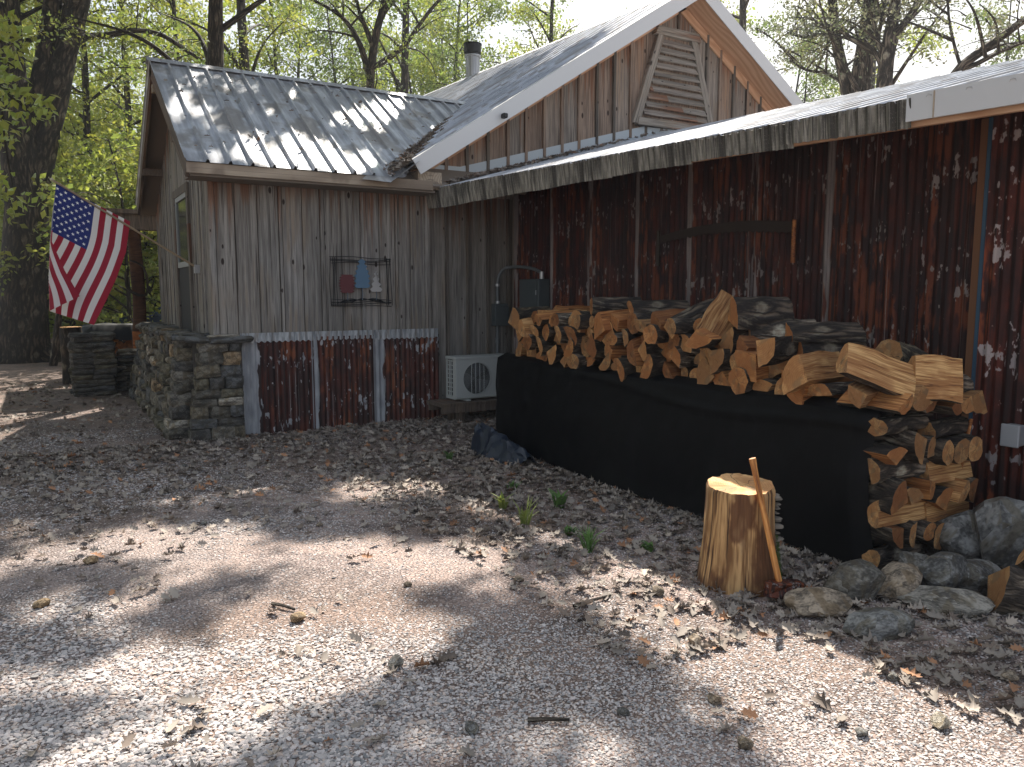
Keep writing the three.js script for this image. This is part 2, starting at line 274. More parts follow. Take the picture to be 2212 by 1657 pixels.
{
  const N = 200, ax = []; for (let i = 0; i <= N; i++) { const t = i / N * 2 - 1; ax.push(Math.sign(t) * (Math.abs(t) * 11 + Math.pow(Math.abs(t), 9) * 250)); }
  const pos = [], uv = [], col = [], idx = [];
  for (const dz of ax) for (const dx of ax) {
    const x = 1.5 + dx, z = -5.5 + dz, near = 1 - sst(14, 40, Math.hypot(dx, dz)); pos.push(x, gh(x, z) * near, z); uv.push(x / 1.35, z / 1.35);
    const soil = clamp(sst(0.42, 0.6, fbm(x * 0.8 + 30, z * 0.8 + 20, 4) + 0.22 * sst(-5, -9, z) + 0.35 * sst(-13, -17, z)) + 0), pink = fbm(x * 0.45 + 7, z * 0.45 + 3, 3);
    const c = mix3(mix3([0.70, 0.68, 0.67], [0.79, 0.73, 0.70], sst(0.4, 0.65, pink)), [0.42, 0.36, 0.31], soil * 0.75); col.push(...c);
  }
  for (let j = 0; j < N; j++) for (let i = 0; i < N; i++) { const a = j * (N + 1) + i, b = a + N + 1; idx.push(a, b, a + 1, b, b + 1, a + 1); }
  const g = new THREE.BufferGeometry(); g.setAttribute('position', new THREE.Float32BufferAttribute(pos, 3)); g.setAttribute('uv', new THREE.Float32BufferAttribute(uv, 2)); g.setAttribute('color', new THREE.Float32BufferAttribute(col, 3)); g.setIndex(idx); g.computeVertexNormals();
  const m = part('ground', g, mat({ ...gravelTexs, bumpScale: 0.012, vertexColors: true, roughness: 0.95 }), scene); m.userData = { kind: 'structure', label: 'pinkish grey gravel yard with soil and leaf litter' };
}

// ------------------------------------------------------------------ the cabin
const cabin = thing('cabin', 'weathered board cabin with grey metal roofs and louvred gable', 'cabin');
const X = V(1, 0, 0), Y = V(0, 1, 0), Z = V(0, 0, 1);
const EZ = -8.77, EY = 3.0, RZ = -11.25, RY = 4.6, WS = (RY - EY) / (EZ - RZ);        // wing eave, ridge, slope
const GX = 8.5, GY = 6.12, GS = 0.635, MEX = 3.9, MEY = GY - GS * (GX - MEX), RAKE = -8.8; // main ridge, slope, eave
const mainY = (x) => GY - GS * Math.abs(x - GX);
function boardRow(parent, seams, o, e1, e3, bottom, top, mats, r, opt = {}) {
  for (let i = 0; i < seams.length - 1; i++) {
    const gap = 0.008 + 0.007 * r(), vo = (r() - 0.5) * 0.10, a = seams[i] + gap / 2, b = seams[i + 1] - gap / 2, narrow = b - a < 0.08, off = r() * 2, flip = r() < 0.5 ? -1 : 1;
    const tA = top(a), tB = top(b), bt = bottom((a + b) / 2) + (opt.ragged ? -0.02 * r() : 0), yt = Math.max(tA, tB), pts = [[a, bt], [b, bt], [b, tB]];
    if (opt.peak && opt.peak > a && opt.peak < b) pts.push([opt.peak, top(opt.peak)]); pts.push([a, tA]);
    const g = slab(pts, 0.02 + 0.008 * r() + (narrow ? 0.014 : 0), o, e1, Y, e3, (x, y) => [(flip * x + off) / 2, 0.95 + vo - (yt - y) / 3]);
    part(narrow ? 'batten' : 'board', g, mats[Math.floor(r() * mats.length)], parent);
  }
}
{ // wing front wall
  const wall = part('board_wall', box(1.66, 0.05, -9.28, 4.26, 2.95, -9.225), M.darkwood, cabin);
  const seams = [1.69, 1.90, 2.15, 2.385, 2.43, 2.66, 2.87, 2.925, 3.13, 3.37, 3.415, 3.61, 3.82, 3.86, 4.03, 4.225];
  boardRow(wall, seams, V(0, 0, -9.225), X, Z, () => 1.12, () => 2.92, M.board, rng(5));
  for (const x of [1.625, 4.225]) part('corner_board', slab([[x, 1.1], [x + 0.06, 1.1], [x + 0.06, 2.92], [x, 2.92]], 0.05, V(0, 0, -9.225), X, Y, Z, (a, b) => [a / 2 + x, b / 3]), M.board[0], wall);
  // wing end wall, facing the drive
  const end = part('board_wall', slab([[-9.27, 0.05], [-13.7, 0.05], [-13.7, 3.05], [RZ, 4.5], [-9.27, 3.2]], 0.03, V(1.665, 0, 0), Z, Y, V(1, 0, 0), (a, b) => [a, b]), M.darkwood, cabin);
  const es = [], r = rng(8); for (let z = -13.7; z < -9.3; z += 0.17 + 0.05 * r()) { if (z > -11.8 && z < -10.3) continue; es.push(z); }
  const top = (z) => 4.42 - Math.abs(z - RZ) * WS * 0.98;
  const dark = M.board;
  for (const [a, b] of [[-13.68, -11.62], [-10.42, -9.24]]) { const s = []; for (let z = a; z < b - 0.09; z += 0.19) { s.push(z); if (r() < 0.7) s.push(z + 0.045); } s.push(b); boardRow(end, s, V(1.665, 0, 0), Z, V(-1, 0, 0), () => 1.1, top, dark, r); }
  { const s = []; for (let z = -11.62; z < -10.45; z += 0.2) s.push(z); s.push(-10.42); boardRow(end, s, V(1.665, 0, 0), Z, V(-1, 0, 0), () => 3.0, top, dark, r); }
  // tall window in the end wall: pale frame, glass above, dark screen below
  const win = part('window', mergeGeometries([box(1.60, 1.15, -11.62, 1.66, 3.0, -11.5), box(1.60, 1.15, -10.54, 1.66, 3.0, -10.42), box(1.60, 2.9, -11.5, 1.66, 3.0, -10.54)].map((g) => boxUV(g, 0.4))), M.batten, cabin);
  part('sash', mergeGeometries([box(1.61, 1.98, -11.5, 1.645, 2.9, -11.44), box(1.61, 1.98, -10.6, 1.645, 2.9, -10.54), box(1.61, 2.84, -11.44, 1.645, 2.9, -10.6), box(1.61, 1.98, -11.44, 1.645, 2.05, -10.6)]), mat({ color: lin(0.26, 0.27, 0.26), roughness: 0.5 }), win);
  part('pane', box(1.628, 2.05, -11.44, 1.633, 2.84, -10.6), new THREE.MeshPhysicalMaterial({ color: lin(0.05, 0.055, 0.045), roughness: 0.12, metalness: 0, side: THREE.DoubleSide, specularIntensity: 0.5 }), win);
  part('insect_screen', box(1.628, 1.15, -11.5, 1.634, 1.98, -10.54), mat({ color: lin(0.018, 0.018, 0.018), roughness: 0.8 }), win);
}
{ // skirting of three rusty sheets under the front wall, and its crimped band
  const xs = [1.915, 2.715, 3.49, 4.36];
  for (let i = 0; i < 3; i++) { const w = xs[i + 1] - xs[i] + 0.03; const g = ribbed(V(xs[i], -0.03, -9.175 + 0.006 * i), X, Y, Z, w, () => 0, () => 1.17 - 0.012 * i, waveProf(0.008), 0.0683 / 8); const uv = g.attributes.uv, p = g.attributes.position; for (let k = 0; k < uv.count; k++) uv.setXY(k, (p.getX(k) - xs[i]) / w, (p.getY(k) + 0.4) / 3); part('corrugated_sheet', g, M.skirt[i], cabin); }
  for (const [a, b, dz, h] of [[1.9, 2.74, 0.014, 0.105], [2.74, 3.5, 0.011, 0.10], [3.5, 4.38, 0.02, 0.115]]) { const g = ribbed(V(a, 1.19, -9.175 + dz), X, V(0, -1, 0), Z, b - a, () => 0, (t) => h + 0.010 * Math.cos(t / 0.0683 * 6.28), waveProf(0.0025), 0.0683 / 6, 1); part('skirt_band', g, M.zinc, cabin); }
}
{ // gable wall of the main house, boards and battens from the ground to the rake
  const gw = part('gable_wall', slab([[4.3, 0.02], [12.9, 0.02], [12.9, mainY(12.9) - 0.12], [GX, GY - 0.16], [4.3, mainY(4.3) - 0.12]], 0.04, V(0, 0, -9.31), X, Y, Z, (a, b) => [a, b]), M.darkwood, cabin);
  const r = rng(31), seams = [4.275]; const bat = []; for (let x = 4.55; x < 12.8; x += 0.285 + 0.03 * r()) { bat.push(x); }
  const lo = [4.275, ...bat, 12.88], top = (x) => mainY(x) - 0.13;
  boardRow(gw, lo.filter((x) => x < 5.65), V(0, 0, -9.265), X, Z, () => 0.03, (x) => 2.9, M.board, r);
  boardRow(gw, lo, V(0, 0, -9.266), X, Z, () => 2.91, top, M.gable, r, { peak: GX, ragged: true });
  for (const x of bat) { if (x > 8.9 && 0.1 + leanY(Math.min(x, 8.4), -9.2) > top(x) - 0.1) continue; const w = 0.021, d = 0.034, base = 0.08 + leanY(Math.min(x, 8.4), -9.2); if (x < 5.6) part('batten', slab([[x - w, 0.03], [x + w, 0.03], [x + w, 2.9], [x - w, 2.9]], d, V(0, 0, -9.236), X, Y, Z, (a, b) => [a / 2 + 0.3, b / 3]), M.batten, gw);
    if (x > 7.86 && x < 8.95) { part('batten', slab([[x - w, base - 0.02], [x + w, base - 0.02], [x + w, 4.24], [x - w, 4.24]], d, V(0, 0, -9.236), X, Y, Z, (a, b) => [a / 2 + x, b / 3]), M.batten, gw); if (x > 8.2 && x < 8.65) part('batten', slab([[x - w, 5.55], [x + w, 5.55], [x + w, top(x) - 0.01], [x - w, top(x) - 0.01]], d, V(0, 0, -9.236), X, Y, Z, (a, b) => [a / 2 + x, b / 3]), M.batten, gw); continue; }
    part('batten', slab([[x - w, base - 0.03 * r()], [x + w, base - 0.03 * r()], [x + w, top(x) - 0.02], [x - w, top(x) - 0.02]], d, V(0, 0, -9.236), X, Y, Z, (a, b) => [a / 2 + x, b / 3]), r() < 0.5 ? M.batten : M.gable[3], gw); }
  // pale flashing where the lean-to roof meets the gable
  part('wall_flashing', slab([[4.28, 2.96], [8.4, leanY(8.4, -9.2) + 0.0], [8.4, leanY(8.4, -9.2) + 0.17], [4.75, leanY(4.75, -9.2) + 0.2], [4.75, 3.27], [4.34, 3.27], [4.28, 3.2]], 0.012, V(0, 0, -9.226), X, Y, Z, (a, b) => [a, b]), M.trimBlue, cabin);
}
function leanY(x, z) { const ex = 4.25 + 0.0595 * (z + 9.2), ey = 2.93 - 0.0193 * (z + 9.2); return ey + 0.28 * (x - ex); }
{ // louvred gable vent
  const z0 = -9.232, tl = [8.03, 5.52], tr = [8.80, 5.52], bl = [7.58, 4.13], br = [9.24, 4.16];
  const side = (t, b, w) => [[b[0], b[1]], [b[0] + w, b[1]], [t[0] + w, t[1]], [t[0], t[1]]];
  const uvf = (k) => (a, b) => [a / 2 + k, b / 3];
  const vent = part('gable_vent', slab([[7.72, 4.2], [9.12, 4.2], [8.72, 5.44], [8.12, 5.44]], 0.006, V(0, 0, z0 + 0.002), X, Y, Z, (a, b) => [a / 2, b / 3]), M.gable[3], cabin);
  part('frame_board', slab(side([8.03, 5.44], bl, 0.12), 0.07, V(0, 0, z0), X, Y, Z, (a, b) => [a / 2 - b * 0.17, b / 3]), M.vent, vent);
  part('frame_board', slab(side([8.69, 5.44], [9.12, 4.16], 0.12), 0.07, V(0, 0, z0), X, Y, Z, (a, b) => [a / 2 + b * 0.16, b / 3]), M.vent, vent);
  part('frame_board', slab([[7.97, 5.44], [8.87, 5.44], [8.83, 5.56], [8.02, 5.56]], 0.085, V(0, 0, z0), X, Y, Z, (a, b) => [b / 2 + 0.4, a / 3]), M.vent, vent);
  part('frame_board', slab([[7.66, 4.1], [9.16, 4.13], [9.14, 4.25], [7.68, 4.22]], 0.082, V(0, 0, z0), X, Y, Z, (a, b) => [b / 2 + 0.9, a / 3]), M.vent, vent);
  const rv = rng(77);
  for (let i = 0; i < 10; i++) { const t = (i + 0.5) / 10, y = lerp(4.25, 5.40, t), xa = lerp(7.77, 8.12, t), xb = lerp(9.08, 8.72, t), dr = -0.02 + 0.04 * rv(); const g = slab([[xa, 0], [xb, dr], [xb, 0.105 + dr], [xa, 0.105]], 0.016, V(0, y - 0.045, z0 + 0.068), X, V(0, 0.86, -0.50), V(0, 0.5, 0.86), (a, b) => [b / 2 + t * 3, a / 3 + t]); part('slat', g, i % 3 ? M.vent : M.gable[2], vent); }
}
{ // wing roof
  const deck = part('wing_roof', mergeGeometries([
    slab([[0, 0], [4.4, 0], [4.4, Math.hypot(RZ - EZ, RY - EY)], [0, Math.hypot(RZ - EZ, RY - EY)]], 0.03, V(1.38, EY - 0.085, EZ - 0.03), X, V(0, RY - EY, RZ - EZ).normalize(), V(0, EZ - RZ, RY - EY).normalize(), (a, b) => [a, b]),
    slab([[0, 0], [4.4, 0], [4.4, 3.05], [0, 3.05]], 0.03, V(1.38, RY - 0.085, RZ), X, V(0, EY - RY + 0.02, RZ - EZ).normalize(), V(0, EZ - RZ, EY - RY).normalize().negate().multiplyScalar(-1), (a, b) => [a, b])]), M.darkwood, cabin);
  const sd = V(0, RY - EY, RZ - EZ), L = sd.length(), e2 = sd.clone().normalize(), nn = new THREE.Vector3().crossVectors(X, e2).normalize();
  // a column at x starts where the main roof's slope comes through (the valley)
  const start = (x) => { const need = mainY(x) + 0.012; return x < 3.72 ? 0 : clamp(lerp(0, (need - EY) / (RY - EY), sst(3.72, 4.1, x)), 0, 1) * L; };
  const P = 0.2286 * 4; for (let k = 0; k < 6; k++) { const x0 = 1.34 + k * P, w = Math.min(P, 6.2 - x0); if (w <= 0.05) break; const g = ribbed(V(x0, EY + 0.0015 * (k % 2), EZ), X, e2, nn, w, (a) => start(x0 + a) + 0.004 * ((k * 7) % 3), (a) => Math.max(L - 0.02, start(x0 + a)), ribProf(0.2286, 0.032), 0.2286 / 40, 0.45); part('roof_panel', g, M.roof, deck); }
  for (let k = 0; k < 5; k++) { const x0 = 1.34 + k * P, w = P; const e2b = V(0, RY - EY, EZ - RZ).normalize(), nb = new THREE.Vector3().crossVectors(e2b, X).normalize(); part('roof_panel', ribbed(V(x0, EY, 2 * RZ - EZ), X, e2b, nb, w, () => 0, () => L - 0.02, ribProf(0.2286, 0.032), 0.2286 / 20, 0.45), M.roof, deck); }
  part('ridge_cap', mergeGeometries([slab([[0, 0], [4.62, 0], [4.62, 0.13], [0, 0.13]], 0.003, V(1.32, RY + 0.035, RZ), X, e2.clone().negate(), nn, (a, b) => [a * 0.4, b * 0.4]), slab([[0, 0], [4.62, 0], [4.62, 0.13], [0, 0.13]], 0.003, V(1.32, RY + 0.035, RZ), X, V(0, EY - RY, RZ - EZ).normalize(), V(0, EZ - RZ, RY - EY).normalize().setZ(-Math.abs(EY - RY) / L), (a, b) => [a * 0.4, b * 0.4])]), M.roof, deck);
  part('fascia_board', slab([[1.36, 2.885], [4.16, 2.885], [4.16, 2.995], [1.36, 2.995]], 0.03, V(0, 0, EZ - 0.045), X, Y, Z, (a, b) => [b / 2 + 0.2, a / 3]), M.pineGrey, cabin);
  part('soffit', box(1.40, 2.86, -9.2, 4.2, 2.885, EZ - 0.05), M.darkwood, cabin);
  // barge boards and the rafters' ends over the end wall
  for (const s of [1, -1]) { const e = V(0, RY - EY, s > 0 ? RZ - EZ : EZ - RZ).normalize(); part('barge_board', slab([[0.02, -0.19], [L - 0.02, -0.19], [L + 0.02, -0.025], [0.02, -0.025]], 0.035, V(1.36, EY, s > 0 ? EZ : 2 * RZ - EZ), e, new THREE.Vector3().crossVectors(X, e).multiplyScalar(s).normalize(), X, (a, b) => [b / 2, a / 3]), M.brownBoard[1], cabin); }
  for (const [y, z] of [[4.2, -11.25], [3.35, -9.75], [3.35, -12.75]]) part('lookout', box(1.37, y, z - 0.05, 1.68, y + 0.1, z + 0.05), y > 4 ? M.pineGrey : M.brownBoard[0], cabin);
}
{ // main roof, ridge running away from the yard
  const BK = V(-0.087, 0, -1).normalize(), back = -19, len = RAKE - back, sl = V(GX - MEX, GY - MEY, 0), L = sl.length(), e2 = sl.clone().normalize(), nn = V(-e2.y, e2.x, 0), e2r = V(-e2.x, e2.y, 0), nr = V(e2.y, e2.x, 0);
  const deck = part('main_roof', mergeGeometries([slab([[0, 0], [len - 0.06, 0], [len - 0.06, L], [0, L]], 0.03, V(MEX + 0.02, MEY - 0.07, RAKE - 0.03), BK, e2, nn, (a, b) => [a, b]), slab([[0, 0], [len - 0.06, 0], [len - 0.06, L], [0, L]], 0.03, V(2 * GX - MEX - 0.02, MEY - 0.07, RAKE - 0.03), BK, e2r, nr, (a, b) => [a, b])]), M.darkwood, cabin);
  const P = 0.2286 * 4;
  // on the street side of the valley the sheets start at the eave; further back they stop where the wing roof covers them
  for (let k = 0; k < 12; k++) { const z0 = RAKE + 0.02 - k * P, w = Math.min(P, z0 - back); if (w <= 0.05) break; part('roof_panel', ribbed(V(MEX - 0.087 * (RAKE - z0), MEY + 0.0015 * (k % 2), z0), BK, e2, nn, w, () => 0, () => L, ribProf(0.2286, 0.032), 0.2286 / 40, 0.45), M.roof, deck); part('roof_panel', ribbed(V(2 * GX - MEX - 0.087 * (RAKE - z0), MEY, z0), BK, e2r, nr, w, () => 0, () => L, ribProf(0.2286, 0.032), 0.2286 / 20, 0.45), M.roof, deck); }
  part('ridge_cap', mergeGeometries([slab([[0, 0], [len, 0], [len, 0.14], [0, 0.14]], 0.003, V(GX, GY + 0.03, RAKE + 0.01), BK, e2.clone().negate(), nn, (a, b) => [a * 0.4, b * 0.4]), slab([[0, 0], [len, 0], [len, 0.14], [0, 0.14]], 0.003, V(GX, GY + 0.03, RAKE + 0.01), BK, e2r.clone().negate(), nr, (a, b) => [a * 0.4, b * 0.4])]), M.roof, deck);
  // folded white trim on both rakes, pine soffit behind it
  for (const s of [-1, 1]) {
    const e = s < 0 ? e2 : e2r, n = s < 0 ? nn : nr, o = V(s < 0 ? MEX : 2 * GX - MEX, MEY, RAKE + 0.03);
    const trim = part('rake_trim', slab([[0, -0.165], [L + 0.10, -0.165], [L, 0.028], [0, 0.028]], 0.012, o, e, n, Z, (a, b) => [a, b]), M.trim, cabin);
    part('trim_flange', slab([[0, -0.10], [L - 0.01, -0.10], [L - 0.01, 0.02], [0, 0.02]], 0.004, o.clone().addScaledVector(n, 0.0285).add(V(0, 0, -0.02)), e, Z, n, (a, b) => [a, b]), M.trim, trim);
    part('soffit', slab([[0.05, -0.44], [L + 0.06, -0.44], [L + 0.06, -0.02], [0.05, -0.02]], 0.018, o.clone().addScaledVector(n, -0.115).add(V(0, 0, -0.005)), e, Z, n, (a, b) => [b * 1.2, a * 0.5]), M.pine, cabin);
    part('rake_board', slab([[0.05, -0.24], [L + 0.09, -0.24], [L + 0.03, -0.118], [0.05, -0.118]], 0.025, o.clone().add(V(0, 0, -0.462)), e, n, Z, (a, b) => [b * 1.2, a * 0.5]), M.pine, cabin);
  }
  part('eave_return', box(3.98, 2.9, -9.2, 4.3, MEY - 0.09, RAKE - 0.03), M.pineGrey, cabin);
  // valley tin, poking out past the eave
  const v0 = V(3.62, 2.985, EZ + 0.05), v1 = V(6.05, 4.585, RZ + 0.02), dir = v1.clone().sub(v0).normalize(), vl = v1.distanceTo(v0), w1 = V(-1, 0.0, 0.0), a = [], uvv = [];
  const quad = (p, q, s, t) => { for (const c of [p, q, s, p, s, t]) a.push(c.x, c.y, c.z); };
  const up = V(0, 0.016, 0), sL = V(-0.34, 0.0, -0.03), sR = V(0.36, 0.36 * GS, 0.0);
  const b0 = v0.clone().addScaledVector(dir, -0.1).add(V(0, -0.02, 0)); quad(b0, v1, v1.clone().add(sR).add(up), b0.clone().add(sR).add(V(0, 0.03, -0.04))); quad(b0, v1, v1.clone().add(sL).add(up), b0.clone().add(sL).add(up));
  const g = new THREE.BufferGeometry(); g.setAttribute('position', new THREE.Float32BufferAttribute(a, 3)); g.computeVertexNormals(); part('valley_tin', boxUV(g, 0.4), M.roofPale, cabin);
  // stove pipe behind the ridge
  const fp = at(1021, 160, 17.2), flue = part('flue_pipe', new THREE.CylinderGeometry(0.15, 0.15, 2.2, 20).translate(fp.x, fp.y - 0.75, fp.z), M.flue, cabin);
  part('pipe_cap', mergeGeometries([new THREE.CylinderGeometry(0.185, 0.185, 0.17, 20).translate(fp.x, fp.y + 0.5, fp.z), new THREE.CylinderGeometry(0.2, 0.2, 0.02, 20).translate(fp.x, fp.y + 0.60, fp.z), new THREE.CylinderGeometry(0.17, 0.17, 0.04, 20).translate(fp.x, fp.y + 0.39, fp.z)]), M.black, flue);
  part('pipe_collar', new THREE.CylinderGeometry(0.178, 0.178, 0.035, 20).translate(fp.x, fp.y + 0.355, fp.z), M.flue, flue);
  // side walls and back, out of sight
  part('house_wall', mergeGeometries([box(4.26, 0.02, -9.4, 4.3, 3.2, back + 0.3), box(12.86, 0.02, -9.4, 12.9, 3.2, back + 0.3), box(4.3, 0.02, back + 0.3, 12.86, 3.2, back + 0.34), box(1.7, 0.02, -13.7, 4.26, 3.0, -13.66)]), M.darkwood, cabin);
}

// ------------------------------------------------------------------ lean-to workshop clad in rusty corrugated iron
const shed = thing('workshop_lean_to', 'lean-to workshop walled with rusty corrugated iron sheets', 'shed');
const WX = 5.5, SEND = -0.9;
{
  const wall = part('metal_wall', box(WX + 0.03, 0, -9.2, WX + 0.09, 2.93, SEND), M.darkwood, shed);
  const seams = [-2.92, -3.38, -4.18, -4.97, -5.77, -6.58, -7.40, -8.22, -9.05];
  const sheet = (z0, z1, x, m, k) => { const w = z0 - z1 + 0.045, hi = (a) => leanY(WX, z0 - a) - 0.06; const g = ribbed(V(x, 0.02, z0 + 0.02), V(0, 0, -1), Y, V(-1, 0, 0), w, () => 0, hi, waveProf(0.009), 0.0683 / 8); const uv = g.attributes.uv, p = g.attributes.position; for (let i = 0; i < uv.count; i++) uv.setXY(i, clamp((z0 + 0.02 - p.getZ(i)) / Math.max(w, 0.8), 0.002, 0.998), p.getY(i) / 3); part('corrugated_sheet', g, m, wall); };
  for (let i = 0; i < seams.length - 1; i++) sheet(seams[i], seams[i + 1], WX - 0.004 - (i % 2) * 0.007, M.rust[(i * 2 + 1) % 3], i);
  sheet(-1.98, -2.9, WX - 0.028, M.rustBrown[0], 0); sheet(-1.14, -1.98, WX - 0.02, M.rustBrown[1], 1);
  part('edge_strip', box(WX - 0.046, 0.03, -2.935, WX - 0.036, 2.8, -2.912), mat({ color: lin(0.03, 0.075, 0.12), roughness: 0.6 }), shed);
  part('edge_strip', box(WX - 0.044, 0.03, -2.985, WX - 0.036, 2.8, -2.938), mat({ color: lin(0.16, 0.07, 0.03), roughness: 0.8 }), shed);
  // roof
  const o0 = V(4.25, 2.93, -9.22), o1 = V(4.25 + 0.0595 * (SEND + 9.2), 2.93 - 0.0193 * (SEND + 9.2), SEND + 0.05), e1 = o1.clone().sub(o0).normalize(), LEN = o1.distanceTo(o0), e2 = V(1, 0.28, 0).normalize(), nn = new THREE.Vector3().crossVectors(e2, e1).normalize().multiplyScalar(-1); if (nn.y < 0) nn.negate();
  const SL = 4.12; const deck = part('lean_to_roof', slab([[0.02, 0.07], [LEN - 0.02, 0.07], [LEN - 0.02, SL], [0.02, SL]], 0.03, o0.clone().addScaledVector(nn, -0.045), e1, e2, nn, (a, b) => [a, b]), M.pineGrey, shed);
  const P = 0.9144; for (let k = 0; k * P < LEN; k++) { const w = Math.min(P, LEN - k * P); if (w < 0.05) break; part('roof_panel', ribbed(o0.clone().addScaledVector(e1, k * P).addScaledVector(nn, 0.003 + 0.001 * (k % 2)), e1, e2, nn, w, () => -0.03, () => SL, ribProf(0.2286, 0.018), 0.2286 / 40, 0.45), M.roofPale, deck); }
  part('roof_panel', slab([[0, 0], [LEN, 0], [LEN, 2.2], [0, 2.2]], 0.02, o0.clone().addScaledVector(e2, SL).addScaledVector(nn, -0.02), e1, V(1, -0.30, 0).normalize(), V(0.29, 0.95, 0), (a, b) => [a * 0.45, b * 0.45]), M.roofPale, deck);
  // strips of old corrugated tin hung along the eave
  const ef = (s) => o0.clone().addScaledVector(e1, s); const cut = o0.distanceTo(V(4.62, 2.81, -2.98)), n2 = V(-e1.z, 0, e1.x).normalize(); if (n2.x > 0) n2.negate();
  const bits = [0, 1.05, 2.35, 3.5, 4.45, 5.4, cut]; const rf = rng(3);
  for (let i = 0; i < bits.length - 1; i++) { const drop = lerp(0.235, 0.165, i / 5), tilt = V(0.10 + 0.08 * rf(), -1, 0).normalize(), w = bits[i + 1] - bits[i] + 0.04; part('flashing_sheet', ribbed(ef(bits[i]).addScaledVector(n2, 0.022 + 0.006 * (i % 2)).add(V(0, 0.012, 0)), e1, tilt, n2, w, () => 0, (a) => drop + 0.012 * (rf() - 0.5) * 0.4 + 0.01 * Math.sin(a * 3 + i), waveProf(0.0095), 0.0683 / 8, 1), M.zincOld, shed); }
  const fas = part('fascia', slab([[cut + 0.01, -0.125], [LEN, -0.125], [LEN, 0.035], [cut + 0.01, 0.035]], 0.02, o0.clone().addScaledVector(n2, 0.01), e1, Y, n2, (a, b) => [a, b]), M.trim, shed);
  part('joint_clip', slab([[cut + 0.175, -0.13], [cut + 0.182, -0.13], [cut + 0.182, 0.03], [cut + 0.175, 0.03]], 0.006, o0.clone().addScaledVector(n2, 0.03), e1, Y, n2, (a, b) => [a, b]), M.pineGrey, fas);
  part('eave_board', slab([[0.1, -0.155], [LEN, -0.155], [LEN, -0.05], [0.1, -0.05]], 0.035, o0.clone().addScaledVector(n2, -0.05), e1, Y, n2, (a, b) => [b, a * 0.5]), M.pine, shed);
  // rafters and boarded soffit under the overhang
  for (let s = 0.5; s < LEN; s += 0.61) part('rafter', slab([[0.10, -0.17], [1.35, -0.17], [1.35, -0.05], [0.10, -0.05]], 0.045, ef(s), e2, nn, e1, (a, b) => [b, a * 0.5]), M.pineGrey, shed);
  part('metal_wall', mergeGeometries([box(WX + 0.1, 0, SEND - 0.06, 10.2, 2.93, SEND), box(10.14, 0, -9.2, 10.2, 3.0, SEND - 0.06)]), M.rustBrown[1], shed);
}
// ------------------------------------------------------------------ stones
function lump(seed, detail = 2, flat = 0.25, rough = 0.28) {
  let g = new THREE.IcosahedronGeometry(0.5, detail); g = mergeVertices((g.deleteAttribute('uv'), g.deleteAttribute('normal'), g)); const p = g.attributes.position, r = rng(seed), cut = []; for (let i = 0; i < 11; i++) { const n = V(r() - 0.5, r() - 0.5, r() - 0.5).normalize(); cut.push([n, 0.30 + 0.13 * r()]); }
  for (let i = 0; i < p.count; i++) { const v = V(p.getX(i), p.getY(i), p.getZ(i)), k = n3(v.x * 3 + seed * 1.7, v.y * 3 + seed, v.z * 3 + 4); v.multiplyScalar(1 + rough * (k - 0.5) * 2); for (const [n, d] of cut) { const q = v.dot(n); if (q > d) v.addScaledVector(n, (d - q) * 0.93); } v.y *= 1 - flat * 0.3; p.setXYZ(i, v.x, v.y, v.z); }
  g.computeVertexNormals(); return boxUV(toCreasedNormals(g, 0.32), 1, r(), r());
}
const lumps = []; for (let i = 0; i < 10; i++) lumps.push(lump(100 + i * 7, 5, 0.25, 0.24));
// boxier stones for dry walling
function blockStone(seed) { let g = new THREE.BoxGeometry(1, 1, 1, 4, 4, 4); g.deleteAttribute('uv'); g.deleteAttribute('normal'); g = mergeVertices(g); const p = g.attributes.position; for (let i = 0; i < p.count; i++) { const v = V(p.getX(i), p.getY(i), p.getZ(i)), s = v.clone().normalize().multiplyScalar(0.62); v.lerp(s, 0.42); const k = n3(v.x * 2.6 + seed, v.y * 2.6 + seed * 3, v.z * 2.6); v.multiplyScalar(1 + 0.34 * (k - 0.5)); p.setXYZ(i, v.x, v.y, v.z); } g.computeVertexNormals(); return boxUV(toCreasedNormals(g, 0.6), 0.8, seed * 0.31, seed * 0.17); }
const blocks = []; for (let i = 0; i < 9; i++) blocks.push(blockStone(3 + i * 5.3));
function stoneAt(parent, geo, m, x, y, z, sx, sy, sz, r) { const s = part('stone', geo, m, parent); s.position.set(x, y, z); s.scale.set(sx, sy, sz); s.rotation.set((r() - 0.5) * 0.16, (r() - 0.5) * 0.24, (r() - 0.5) * 0.16); return s; }
